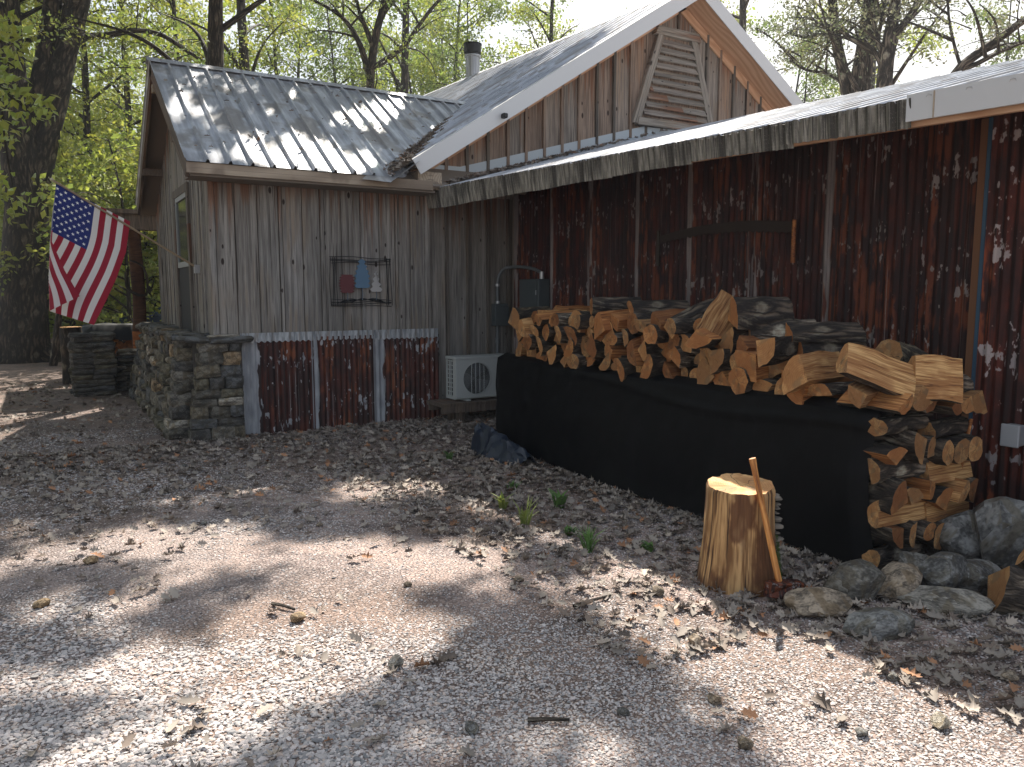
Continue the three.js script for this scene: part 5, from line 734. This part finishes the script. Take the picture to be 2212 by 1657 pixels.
// light falling on yard and roof in the photograph: where the crowns leave gaps towards the sun
const gaps = [];
const toGround = (p) => [p.x - SUN.x * p.y, p.z - SUN.z * p.y];
function gap(u, v, ru, rv, hit) { ru *= 1.05; rv *= 1.05; const c = toGround(hit(u, v)), a = toGround(hit(u + ru, v)), b = toGround(hit(u, v + rv)); gaps.push([c, [a[0] - c[0], a[1] - c[1]], [b[0] - c[0], b[1] - c[1]]]); }
for (const g of [[26, 962, 38, 16], [147, 930, 77, 8], [19, 1045, 26, 10], [525, 1054, 90, 13], [768, 1035, 51, 6], [787, 1067, 96, 26], [922, 1058, 58, 19], [1037, 1096, 51, 26], [58, 1154, 64, 32], [13, 1224, 32, 26], [486, 1154, 45, 16], [640, 1198, 83, 22], [723, 1192, 38, 26], [678, 1243, 51, 16], [813, 1166, 45, 19], [416, 1230, 32, 16], [346, 1262, 38, 16], [282, 1307, 58, 29], [211, 1352, 38, 19], [320, 1378, 70, 19], [38, 1314, 64, 29], [493, 1294, 38, 19], [486, 1342, 35, 12], [653, 1358, 70, 24], [826, 1301, 64, 38], [915, 1243, 77, 19], [960, 1326, 58, 18], [1050, 1269, 58, 14], [666, 1429, 38, 22], [813, 1493, 42, 42], [576, 1499, 70, 19], [96, 1461, 128, 38], [211, 1461, 58, 26], [1088, 1448, 58, 19], [1248, 1301, 58, 22], [1376, 1294, 51, 38], [1216, 1525, 64, 22], [947, 1608, 96, 38], [800, 1621, 51, 26], [38, 1576, 58, 29], [205, 1563, 38, 14], [1152, 1602, 96, 38], [1312, 1621, 90, 38], [333, 1525, 38, 13], [448, 1634, 45, 16], [1480, 1285, 110, 40], [1440, 1360, 120, 50], [1560, 1400, 150, 60], [1700, 1470, 200, 80], [1850, 1560, 240, 100], [2050, 1650, 280, 110], [1620, 1540, 110, 50], [1800, 1650, 180, 60], [2180, 1720, 260, 120]]) gap(...g, (u, v) => onG(u, v));
{ const n = V(0, RZ - EZ < 0 ? EZ - RZ : 1, RY - EY).normalize(), d = n.dot(V(0, EY, EZ)), hit = (u, v) => onPlane(u, v, n, d); for (const g of [[394, 195, 26, 18], [380, 245, 28, 18], [453, 235, 34, 16], [414, 172, 22, 12], [651, 318, 50, 26], [600, 345, 55, 22], [553, 306, 34, 26], [705, 352, 40, 18], [755, 252, 36, 18], [816, 246, 40, 22], [864, 216, 26, 14], [480, 330, 40, 16], [790, 340, 30, 24], [520, 185, 30, 12], [640, 200, 26, 12]]) gap(...g, hit); }
function isGap(x, z, m = 0.2) { if (x > (z > -3.7 ? 2.25 : 2.85) && x < 7.5 && z > -5.5 && z < 3.5) return true; for (const [c, a, b] of gaps) { const dx = x - c[0], dz = z - c[1], det = a[0] * b[1] - a[1] * b[0], s = (dx * b[1] - dz * b[0]) / det, t = (a[0] * dz - a[1] * dx) / det; const la = Math.hypot(a[0], a[1]), lb = Math.hypot(b[0], b[1]), s2 = s * la / (la + m), t2 = t * lb / (lb + m); if (s2 * s2 + t2 * t2 < 1) return true; } return false; }

function makeTree(name, label, category, base, o) {           // o: trunk limbs as [points, r0, r1], crown clumps
  const t = thing(name, label, category, [base.x, 0, base.z], 0, o.group), B = V(base.x, 0, base.z), rel = (p) => p.clone().sub(B);
  part('trunk', mergeGeometries(o.limbs.map(([p, a, b], i) => limb(p.map(rel), a, b, a > 0.2 ? 14 : a > 0.08 ? 8 : 5, 0.25, i + 1))), o.bark ?? M.treeBark[0], t);
  if (o.shade?.length) crown('crown', o.shade.map(([p, s]) => [rel(p), s]), CL.dense, o.leaf ?? LM.green, t, (o.seed ?? 1) + 500);
  if (o.leaves.length) crown('crown', o.leaves.map(([p, s]) => [rel(p), s]), o.geo ?? CL.small, o.leaf ?? LM.green, t, o.seed ?? 1);
  return t;
}
// branching from a trunk line: side limbs, then twigs with leaf clumps at their ends
function sprout(limbs, leaves, r, path, r0, from, n, len, up, dens, size, keep = () => true) {
  const c = new THREE.CatmullRomCurve3(path);
  for (let i = 0; i < n; i++) { const t = lerp(from, 1, (i + r()) / n), p = c.getPointAt(Math.min(t, 1)), a = r() * 6.28, l = len * (0.5 + 0.7 * r()) * (1.15 - 0.6 * t), d = V(Math.cos(a), up + 0.5 * (r() - 0.3), Math.sin(a)).normalize(), e = p.clone().addScaledVector(d, l).add(V(0, 0.12 * l * (r() - 0.3), 0)), m = p.clone().lerp(e, 0.5).add(V((r() - 0.5) * 0.2 * l, 0.1 * l, (r() - 0.5) * 0.2 * l)); const ra = Math.max(0.014, r0 * (1 - 0.75 * t) * 0.5); limbs.push([[p, m, e], ra, 0.008]);
    const k = Math.max(2, Math.round(l * 1.6)); for (let j = 0; j < k; j++) { const q = p.clone().lerp(e, 0.35 + 0.65 * (j + r()) / k), b = r() * 6.28, l2 = l * (0.22 + 0.3 * r()), e2 = q.clone().add(V(Math.cos(b) * l2, (r() - 0.35) * l2 * 0.7, Math.sin(b) * l2)); limbs.push([[q, q.clone().lerp(e2, 0.5).add(V(0, 0.05 * l2, 0)), e2], 0.012, 0.005]);
      for (let z = 0; z < dens; z++) { const f = q.clone().lerp(e2, 0.3 + 0.8 * r()).add(V((r() - 0.5) * 0.7, (r() - 0.5) * 0.5, (r() - 0.5) * 0.7).multiplyScalar(Math.min(1.6, 0.5 + 0.25 * l))); if (keep(f)) leaves.push([f, size * (0.7 + 0.6 * r())]); } } }
}
const keepSun = (p) => { const [x, z] = toGround(p); return !isGap(x, z, 0.12); };
// upper crowns high over the house, shading the yard; each clump belongs to the nearest tree
const standing = [ // x, z, height
  [3.0, -16.4, 15], [8.0, -20.6, 18], [14.2, -22.0, 12], [-2.2, -19.5, 15], [10.8, -25.5, 19], [5.6, -24.6, 19], [17.5, -16.5, 15], [16.2, -11.5, 14]];
const upper = standing.map(() => []);
{ const r = rng(4242); for (let i = 0; i < 34000; i++) { const X0 = lerp(-9.5, 4.4, r()), Z0 = lerp(-8.5, 1.8, r()); if (isGap(X0, Z0, 0.06)) continue; if (fbm(X0 * 0.9 + 20, Z0 * 0.9 + 9, 3) < 0.30 || vn(X0 * 3.1 + 7, Z0 * 3.1 + 2) > 0.8) continue; const t = lerp(8.5, 15, Math.pow(r(), 1.3)), p = V(X0 + SUN.x * t, t, Z0 + SUN.z * t); let b = -1, bd = 9; standing.forEach((s, k) => { const d = Math.hypot(p.x - s[0], p.z - s[1]); if (d < bd && p.y < s[2] + 1.5) { bd = d; b = k; } }); if (b >= 0) upper[b].push([p, 0.75 + 0.45 * r()]); } }
const names = ['slim oak with forked trunk behind the cabin wing', 'dark forked tree rising above the cabin wing ridge', 'tall tree behind the main roof near the ridge', 'leafy tree left of the cabin wing beside the big oak', 'tall thin tree far behind the stove pipe', 'thin straight tree between wing roof and stove pipe', 'leafy tree beyond the lean-to roof', 'grey trunked oak close behind the lean-to roof'];
standing.forEach(([x, z, h], k) => {
  const r = rng(900 + k), limbs = [], leaves = [], lean = (r() - 0.5) * 1.2, P = [V(x, -0.1, z), V(x + lean * 0.2, h * 0.25, z), V(x + lean * 0.5, h * 0.5, z + 0.3 * (r() - 0.5)), V(x + lean, h * 0.78, z), V(x + lean * 1.1, h, z)];
  limbs.push([P, 0.20 + 0.05 * r(), 0.03]);
  sprout(limbs, leaves, r, P, 0.2, 0.30, 17, 3.6, 0.5, k > 5 ? 2 : 3, 0.95, keepSun);
  if (k === 1) { const d = 22; limbs.length = 0; const q = (a) => a.map(([u, v]) => at(u, v, d)); limbs.push([[V(x, -0.1, z), ...q([[801, 230], [800, 180], [806, 110], [815, 60], [832, 0], [846, -80], [850, -180]])], 0.19, 0.07], [q([[800, 170], [786, 120], [770, 80], [742, 40], [700, 12], [650, -10]]), 0.10, 0.03], [q([[803, 150], [835, 128], [872, 100], [905, 55], [940, 10], [990, -40]]), 0.085, 0.03], [q([[808, 105], [790, 60], [775, 20], [765, -40]]), 0.08, 0.03], [q([[812, 70], [830, 30], [858, -10], [880, -60]]), 0.07, 0.03], [q([[770, 80], [730, 70], [690, 66], [655, 74]]), 0.035, 0.012], [q([[870, 102], [905, 110], [930, 135], [942, 165]]), 0.03, 0.01]); for (const L of limbs.slice(0, 5)) sprout(limbs, leaves, r, L[0], 0.1, 0.35, 7, 1.9, 0.35, 2, 0.75, keepSun); }
  makeTree('forest_tree', names[k], 'tree', V(x, 0, z), { limbs, leaves, shade: upper[k], leaf: k > 5 ? LM.grey : LM.green, bark: k > 5 ? M.treeBark[2] : M.treeBark[0], seed: k + 3, group: 'trees close behind the house' });
});
{ // the big three-stemmed oak by the drive
  const d = 22, q = (a, e = d) => a.map(([u, v]) => at(u, v, e)), base = onG(48, 772), limbs = [], leaves = [], r = rng(31); const b2 = at(48, 772, d); b2.y = -0.1; limbs.push([[b2, ...q([[50, 690], [56, 560], [56, 440], [42, 330], [20, 200], [10, 80], [2, -60], [-6, -300]])], 0.58, 0.24], [q([[56, 440], [62, 340], [80, 215], [97, 110], [114, 0], [122, -120]]), 0.2, 0.18], [q([[70, 450], [94, 330], [120, 210], [143, 110], [168, 0], [186, -120], [198, -300]]), 0.29, 0.24], [q([[140, 130], [180, 82], [230, 76], [292, 66], [350, 76], [400, 108], [450, 138], [520, 165]]), 0.09, 0.03]);
  limbs.push([[b2.clone().add(V(-0.9, 0, 0.3)), b2.clone().add(V(-0.4, 0.25, 0.1)), b2.clone().add(V(0, 1.0, 0))], 0.3, 0.4], [[b2.clone().add(V(0.85, 0, 0.3)), b2.clone().add(V(0.4, 0.25, 0.1)), b2.clone().add(V(0, 1.0, 0))], 0.3, 0.4]);
  sprout(limbs, leaves, r, limbs[0][0], 0.3, 0.55, 16, 4.5, 0.3, 3, 1.0, keepSun); sprout(limbs, leaves, r, limbs[2][0], 0.3, 0.5, 16, 4.5, 0.3, 3, 1.0, keepSun); sprout(limbs, leaves, r, limbs[3][0], 0.05, 0.3, 6, 1.4, 0.4, 3, 0.7);
  makeTree('oak_tree', 'massive dark three-stemmed oak trunk at the drive edge', 'tree', b2, { limbs, leaves, bark: M.treeBark[1], leaf: LM.spring, seed: 77 });
}
{ // two trees at the right, close behind the lean-to
  const mk = (d, lines, label, seed, leaf, bark, n, len, size, dens) => { const q = (a) => a.map(([u, v]) => at(u, v, d)), r = rng(seed), limbs = [], leaves = []; for (const [pts, w] of lines) limbs.push([q(pts), w, w * 0.55]); const k = limbs.length, b = limbs[0][0][0].clone(); limbs.push([[V(b.x, -0.1, b.z), V(b.x, b.y * 0.5, b.z), b], lines[0][1] * 1.25, lines[0][1]]); for (let i = 0; i < k; i++) sprout(limbs, leaves, r, limbs[i][0], 0.1, 0.3, n, len, 0.35, dens, size, keepSun); return makeTree('oak_tree', label, 'tree', b, { limbs, leaves, leaf, bark, seed, group: 'oaks behind the lean-to' }); };
  mk(19, [[[[1912, 260], [1910, 195], [1918, 110], [1927, 50], [1934, 0], [1945, -90]], 0.17], [[[1916, 150], [1934, 80], [1962, 40], [1995, -10], [2030, -80]], 0.10], [[[1908, 190], [1900, 132], [1881, 103], [1840, 84], [1808, 62], [1760, 50]], 0.07], [[[1912, 130], [1896, 90], [1905, 40], [1912, -20]], 0.06]], 'dark leaning double oak above the white roof edge', 61, LM.grey, M.treeBark[2], 6, 2.1, 0.66, 4);
  mk(20, [[[[1840, 290], [1833, 212], [1820, 150], [1808, 99], [1798, 0], [1790, -90]], 0.15], [[[1842, 215], [1850, 160], [1857, 116], [1867, 33], [1874, -30]], 0.12], [[[1812, 90], [1780, 74], [1740, 80], [1700, 70]], 0.05], [[[1833, 190], [1790, 160], [1740, 150], [1705, 130]], 0.05]], 'pale grey twin-trunked oak beside the gable', 62, LM.grey, M.treeBark[2], 7, 2.2, 0.66, 4);
  mk(17, [[[[2040, 210], [2072, 149], [2130, 104], [2212, 43], [2300, -20]], 0.09], [[[2080, 150], [2108, 139], [2160, 112], [2230, 84]], 0.05], [[[2075, 145], [2062, 100], [2050, 40], [2046, -30]], 0.035]], 'leaning oak limb reaching over the far end of the white roof', 63, LM.grey, M.treeBark[2], 5, 1.8, 0.6, 4);
}
{ // the wood behind: rows of trees and leafy understorey, farther ones thinner
  const protoR = rng(5), protos = [];
  for (let k = 0; k < 4; k++) { const r = rng(300 + k), limbs = [], leaves = [], h = 13 + 4 * r(), P = [V(0, -0.2, 0), V(0.2 * (r() - 0.5), h * 0.3, 0), V(r() - 0.5, h * 0.6, r() - 0.5), V(r() - 0.5, h, 0)]; limbs.push([P, 0.17, 0.03]); sprout(limbs, leaves, r, P, 0.17, 0.16, 26, 4.0, 0.3, 4, 1.25); protos.push({ limbs, leaves }); }
  for (let k = 0; k < 3; k++) { const r = rng(340 + k), limbs = [], leaves = [], h = 4.2 + 1.5 * r(), P = [V(0, -0.1, 0), V(0.1, h * 0.4, 0), V(0.2 * (r() - 0.5), h * 0.75, 0), V(0, h, 0.2)]; limbs.push([P, 0.06, 0.015]); sprout(limbs, leaves, r, P, 0.06, 0.10, 20, 2.2, 0.15, 5, 0.95); protos.push({ limbs, leaves }); }
  const kinds = []; protos.forEach((p, k) => { for (const lf of k > 3 ? ['spring'] : ['green', 'spring']) kinds.push([k, lf]); });
  const made = {}; const r = rng(818);
  const place = (k, lf, x, z, s, turn, label, group) => { const key = k + lf; let t; if (!made[key]) { t = makeTree(k > 3 ? 'young_tree' : 'forest_tree', label, 'tree', V(0, 0, 0), { limbs: protos[k].limbs, leaves: protos[k].leaves, geo: k > 3 ? CL.big : CL.wide, leaf: LM[lf], seed: k + 40, group }); made[key] = t; } else { t = made[key].clone(); t.name = numbered(k > 3 ? 'young_tree' : 'forest_tree'); t.userData = { label, category: 'tree', group }; scene.add(t); } t.position.set(x, 0, z); t.rotation.set(0, turn, 0); t.scale.setScalar(s); };
  // bright maples in the clearing left of the wing
  for (const [u, d, s, k] of [[275, 21.5, 1.1, 4], [330, 26, 1.25, 5], [185, 27, 1.3, 6], [170, 31, 1.35, 4], [-20, 36, 1.4, 5], [420, 29, 1.3, 4], [300, 33, 1.5, 6], [-30, 26, 1.3, 5], [230, 36, 1.5, 4], [350, 38, 1.5, 5], [560, 27, 1.4, 6], [700, 30, 1.5, 4], [900, 31, 1.5, 5], [640, 26, 1.3, 5], [235, 24, 1.15, 5], [160, 23.5, 1.0, 6], [310, 28, 1.3, 4], [205, 31, 1.4, 6]]) { const p = at(u, 632, d); place(k, 'spring', p.x, p.z, s, u, d < 24 ? 'young maple with bright backlit leaves behind the flag' : 'bright young maple in the wood behind the cabin wing', d < 24 ? 'young maples near the drive' : 'young maples in the wood'); }
  for (let i = 0; i < 34; i++) { const d = 33 + 31 * r(), u = lerp(-200, i < 24 ? 1000 : 2400, r()), p = at(u, 632, d), k = Math.floor(r() * 4); place(k, r() < 0.4 ? 'spring' : 'green', p.x, p.z, 0.8 + 0.2 * r(), r() * 6.28, 'slender tree in the green wood far behind the cabin', 'trees of the far wood'); }
  for (const [u, d, k, lf, s] of [[400, 27, 0, 'spring', 0.85], [590, 31, 2, 'spring', 0.85], [735, 33, 0, 'green', 0.8], [880, 30, 1, 'spring', 0.72], [300, 30, 3, 'spring', 1.0], [210, 27, 0, 'spring', 0.95], [1010, 31, 3, 'green', 0.75], [1180, 34, 2, 'spring', 0.85], [460, 34, 2, 'spring', 0.9]]) { const p = at(u, 632, d); place(k, lf, p.x, p.z, s, u * 1.7, 'leafy tree showing above the cabin wing ridge', 'trees above the wing ridge'); }
  for (const [u, d, k, s] of [[1720, 34, 1, 0.7], [2140, 33, 3, 0.7]]) { const p = at(u, 632, d); place(k, 'green', p.x, p.z, s, u, 'grey green tree showing above the lean-to roof', 'trees above the lean-to'); }
  for (const [x, z, k, s] of [[-5.5, -11.5, 4, 1.5], [-7.5, -14.5, 0, 0.9], [-9.5, -9.5, 1, 1.0], [-12, -13, 2, 1.0], [-6.8, -18, 5, 1.6], [-11, -18.5, 3, 1.0], [-13, -6, 0, 1.0]]) place(k, k > 3 ? 'spring' : 'green', x, z, s, x * 3, 'tree of the wood facing the cabin end wall across the drive', 'trees across the drive');
  // low undergrowth that closes the view under the trees
  const ug = []; for (let i = 0; i < 2600; i++) { const d = 33 + 30 * r(), u = lerp(-150, 1100, r()), p = at(u, 632, d); ug.push([V(p.x, 0.2 + 3.6 * r() * r(), p.z), 1.6 + r()]); }
  const g = new THREE.Group(); g.name = 'undergrowth'; g.userData = { kind: 'stuff', label: 'leafy undergrowth closing the wood', category: 'undergrowth' }; scene.add(g); crown('leaves', ug, CL.wide, LM.green, g, 91);
}
{ // a leafy branch hanging into the frame in front of the oak
  const d = 7.5, q = (a) => a.map(([u, v]) => at(u, v, d)), r = rng(66), b = q([[-140, 60], [-60, 110], [0, 190], [60, 235]]), limbs = [[b, 0.03, 0.008], [q([[-60, 110], [-10, 120], [40, 150]]), 0.012, 0.005], [q([[0, 190], [10, 300], [30, 420]]), 0.010, 0.004]], leaves = [];
  for (const [u, v, n, s] of [[10, 70, 7, 0.5], [35, 120, 6, 0.5], [5, 150, 6, 0.5], [20, 205, 8, 0.55], [60, 235, 6, 0.5], [5, 260, 5, 0.5], [15, 420, 5, 0.42], [35, 450, 5, 0.42], [0, 400, 5, 0.5], [100, 240, 4, 0.45], [20, 300, 4, 0.45]]) for (let i = 0; i < n; i++) leaves.push([at(u + (r() - 0.5) * 50, v + (r() - 0.5) * 40, d + (r() - 0.5) * 0.5), s * (0.7 + 0.5 * r())]);
  const base = at(-330, 60, d); base.y = 0; limbs.push([[V(base.x, -0.1, base.z), V(base.x + 0.1, 2, base.z), V(base.x, 4.2, base.z), b[0]], 0.07, 0.03]);
  makeTree('hickory_sapling', 'sapling with large green leaves hanging before the oak trunk', 'tree', base, { limbs, leaves, geo: clump(7, 0.22, 0.17, 0.09, 23), leaf: LM.spring, seed: 9 });
}

// ------------------------------------------------------------------ weeds at the foot of the woodpile
function tuft(n, h, seed, wide) { const r = rng(seed), pos = []; for (let i = 0; i < n; i++) { const a = r() * 6.28, l = h * (0.5 + 0.6 * r()), b = 0.35 + 0.6 * r(), w = wide * (0.7 + 0.5 * r()), c = Math.cos(a), s = Math.sin(a), ox = (r() - 0.5) * 0.05, oz = (r() - 0.5) * 0.05, P = [[-s * w, 0, c * w], [s * w, 0, -c * w], [c * l * b * 0.4 - s * w, l * 0.6, s * l * b * 0.4 + c * w], [c * l * b * 0.4 + s * w, l * 0.6, s * l * b * 0.4 - c * w], [c * l * b, l * 0.85, s * l * b]].map((p) => [p[0] + ox, p[1], p[2] + oz]); for (const t of [[0, 1, 2], [1, 3, 2], [2, 3, 4]]) for (const k of t) pos.push(...P[k]); } const g = new THREE.BufferGeometry(); g.setAttribute('position', new THREE.Float32BufferAttribute(pos, 3)); g.computeVertexNormals(); return g; }
const weed = leafMat(lin(0.10, 0.20, 0.035), 0.3), weedY = leafMat(lin(0.22, 0.27, 0.05), 0.35);
for (const [u, v, n, h, w, m, label] of [[1133, 1140, 26, 0.22, 0.005, weedY, 'tuft of tall yellow green grass near the woodpile'], [1208, 1098, 16, 0.16, 0.016, weed, 'small broadleaf weed close to the black cloth'], [1085, 1100, 22, 0.14, 0.012, weedY, 'pale leafy weed in the sun patch'], [1230, 1155, 60, 0.06, 0.008, weed, 'low spreading green weed on the gravel'], [1272, 1195, 22, 0.18, 0.006, weed, 'dark grass tuft between fallen leaves'], [1400, 1192, 14, 0.09, 0.016, weed, 'little green seedling by the chopping block'], [970, 1000, 26, 0.14, 0.01, weed, 'grey green weed near the blue plastic'], [1105, 1060, 18, 0.1, 0.008, weed, 'small weed sprig behind the sun patch'], [2030, 838, 10, 0.10, 0.010, weed, 'sprig of green weed growing on the stack end']]) { const onPile = u === 2030, p = onPile ? onZ(u, v, -2.75) : onG(u, v); const g = thing('weed', label, 'weed', [p.x, onPile ? p.y - 0.02 : gh(p.x, p.z), p.z]); part('leaf_blades', tuft(n, h, u, w), m, g).userData = { kind: 'stuff' }; }

// ------------------------------------------------------------------ gravel and fallen leaves
function scatter(name, label, category, geos, materials, N, fn, seed) {
  const g = new THREE.Group(); g.name = name; g.userData = { kind: 'stuff', label, category }; scene.add(g); const r = rng(seed), m = new THREE.Matrix4(), q = new THREE.Quaternion(), c = new THREE.Color(), ims = geos.map((ge, i) => { const im = new THREE.InstancedMesh(ge, materials[i % materials.length], Math.ceil(N / geos.length) + 5); im.name = name + '_pieces'; im.castShadow = im.receiveShadow = true; im.count = 0; g.add(im); return im; });
  for (let i = 0; i < N; i++) { const o = fn(r, i); if (!o) continue; const im = ims[i % geos.length]; q.setFromEuler(o.e); m.compose(o.p, q, o.s); im.setMatrixAt(im.count, m); c.setRGB(...o.c); im.setColorAt(im.count, c); im.count++; } return g;
}
{ const pebs = []; for (let k = 0; k < 4; k++) { let g = new THREE.IcosahedronGeometry(0.5, 0); g.deleteAttribute('uv'); g.deleteAttribute('normal'); g = mergeVertices(g); const p = g.attributes.position, r = rng(k + 60); for (let i = 0; i < p.count; i++) p.setXYZ(i, p.getX(i) * (0.75 + 0.5 * r()), p.getY(i) * (0.75 + 0.5 * r()), p.getZ(i) * (0.75 + 0.5 * r())); g = g.toNonIndexed(); g.computeVertexNormals(); pebs.push(g); }
  const pm = mat({ color: lin(1, 1, 1), roughness: 0.9 });
  const cols = [[0.33, 0.31, 0.30], [0.39, 0.36, 0.345], [0.25, 0.24, 0.235], [0.43, 0.385, 0.365], [0.34, 0.315, 0.305], [0.48, 0.445, 0.425], [0.17, 0.168, 0.17], [0.40, 0.33, 0.285]];
  scatter('gravel', 'loose grey and pinkish crushed stone covering the yard', 'gravel', pebs, [pm], 270000, (r) => {
    const d = 2.0 + 10.5 * Math.pow(r(), 1.5), a = R(lerp(-38, 38, r()) + 31), x = Math.sin(a) * d, z = -Math.cos(a) * d; if ((z < -9.1 && x > 1.4) || x > 5.4) return null;
    const patch = fbm(x * 0.9 + 11, z * 0.9 + 5, 4), coarse = sst(0.42, 0.62, patch); if (r() > 0.45 + 0.75 * coarse) return null;
    const fine = sst(0.4, 2.0, x) , s = (0.0052 + 0.0075 * Math.pow(r(), 2.5) + 0.014 * coarse * Math.pow(r(), 1.8) * (1 - 0.75 * fine)) * (r() < 0.02 ? 1.6 : 1), k = cols[Math.floor(r() * 8)], b = 1.05 + 0.4 * r();
    return { p: V(x, gh(x, z) + s * 0.12, z), e: new THREE.Euler((r() - 0.5) * 0.7, r() * 6.28, (r() - 0.5) * 0.7), s: V(s * (1 + 0.8 * r()), s * (0.32 + 0.3 * r()), s), c: [k[0] * b, k[1] * b * 0.985, k[2] * b * 0.965] }; }, 1234);
}
const deadLeaf = (k) => { const pts = [[0, -0.5], [0.12, -0.34], [0.30, -0.22], [0.16, -0.10], [0.40, 0.08], [0.18, 0.12], [0.26, 0.34], [0.08, 0.36], [0, 0.52], [-0.08, 0.36], [-0.24, 0.36], [-0.16, 0.14], [-0.40, 0.06], [-0.15, -0.10], [-0.28, -0.24], [-0.12, -0.34]]; const s = new THREE.Shape(pts.map((p) => new THREE.Vector2(...p))); const g = new THREE.ShapeGeometry(s); g.rotateX(-Math.PI / 2); const p = g.attributes.position, c = 0.5 + 0.5 * k; for (let i = 0; i < p.count; i++) { const x = p.getX(i), z = p.getZ(i); p.setY(i, c * (x * x * 1.4) + 0.5 * (k % 2 ? 1 : -0.4) * z * z + 0.08 * Math.sin(z * 9 + k) * Math.abs(x)); } g.computeVertexNormals(); return g; };
const dl = [deadLeaf(0), deadLeaf(1), deadLeaf(2)], dlm = mat({ color: lin(1, 1, 1), roughness: 0.8 });
const leafCol = (r) => { const k = r(); const c = k < 0.55 ? [0.27, 0.23, 0.19] : k < 0.8 ? [0.17, 0.13, 0.10] : k < 0.95 ? [0.36, 0.30, 0.24] : [0.34, 0.17, 0.085]; const b = 0.7 + 0.6 * r(); return c.map((v) => v * b); };
scatter('leaf_litter', 'fallen brown oak leaves scattered over the gravel', 'leaves', dl, [dlm], 15000, (r, i) => {
  let x, z; const zone = r();
  if (zone < 0.50) { x = lerp(-5, 5.3, r()); z = lerp(-9.1, -5.3, Math.pow(r(), 0.8) * 1); z = -9.15 + 4.2 * r() * r(); } else if (zone < 0.68) { z = lerp(-7.2, -2.4, r()); x = 4.05 - 1.9 * Math.pow(r(), 1.6); } else if (zone < 0.85) { x = lerp(-5, 1.4, r()); z = lerp(-17, -9, r()); } else if (zone < 0.9) { x = lerp(3.0, 5.2, r()); z = lerp(-2.9, -1.4, r()); } else { x = lerp(-5, 4, r()); z = lerp(-7, -1.2, r()); if (fbm(x * 1.1 + 3, z * 1.1 + 8, 3) < 0.52) return null; }
  if (z < -9.12 && x > 1.35) return null; const s = 0.035 + 0.055 * r();
  return { p: V(x, gh(x, z) + 0.012 + 0.02 * r(), z), e: new THREE.Euler((r() - 0.5) * 1.1, r() * 6.28, (r() - 0.5) * 1.1), s: V(s, s * (0.8 + 0.9 * r()), s * 1.15), c: leafCol(r) }; }, 777);
scatter('roof_leaves', 'dead leaves drifted in the roof valley and along the lean-to eave', 'leaves', dl, [dlm], 2300, (r) => {
  const k = r(); let p, s = 0.045 + 0.05 * r();
  if (k < 0.62) { const t = Math.pow(r(), 0.85), v0 = V(3.62, 3.0, EZ + 0.02), v1 = V(6.0, 4.58, RZ); p = v0.lerp(v1, t); const w = (r() - 0.42) * 0.34 * (1 - 0.65 * t); p.x += w; p.y += (w > 0 ? w * GS : 0) + 0.03 + 0.05 * r() * (1 - t); p.z += (r() - 0.5) * 0.1; } else if (k < 0.92) { const x = 4.35 + 4.1 * r() * r(), z = -9.15 + 0.35 * r() * r(); p = V(x, leanY(x, z) + 0.03 + 0.03 * r(), z); } else if (k < 0.97) { const x = lerp(1.4, 5, r()), t = r(); p = V(x, lerp(EY, RY, t) + 0.035, lerp(EZ, RZ, t)); s *= 0.7; if (mainY(x) > p.y) return null; } else { const x = lerp(4.5, 8.3, r()); p = V(x, mainY(x) + 0.04, lerp(-9, -13, r())); s *= 0.7; }
  return { p, e: new THREE.Euler((r() - 0.5) * 1.2, r() * 6.28, (r() - 0.5) * 1.2), s: V(s, s, s * 1.15), c: leafCol(r) }; }, 555);
{ // a few fallen twigs
  for (const [u, v, a, l, label] of [[612, 1315, 0.5, 0.16, 'short dark stick lying alone on the gravel'], [1280, 1305, -0.6, 0.26, 'bent twig near the chopping block shadow edge'], [178, 1016, 0.1, 0.22, 'dark twig on the shaded drive'], [1185, 1565, 0.0, 0.16, 'dry curled twig on bright gravel']]) { const p = onG(u, v), y = gh(p.x, p.z) + 0.012, c = Math.cos(a + R(31)), s = Math.sin(a + R(31)); solo('twig', limb([V(p.x - c * l / 2, y, p.z - s * l / 2), V(p.x, y + 0.008, p.z + 0.01), V(p.x + c * l / 2, y, p.z + s * l / 2)], 0.009, 0.006, 6, 0.4), M.treeBark[2], label, 'twig'); }
}
shadow(scene);
renderer.render(scene, camera);
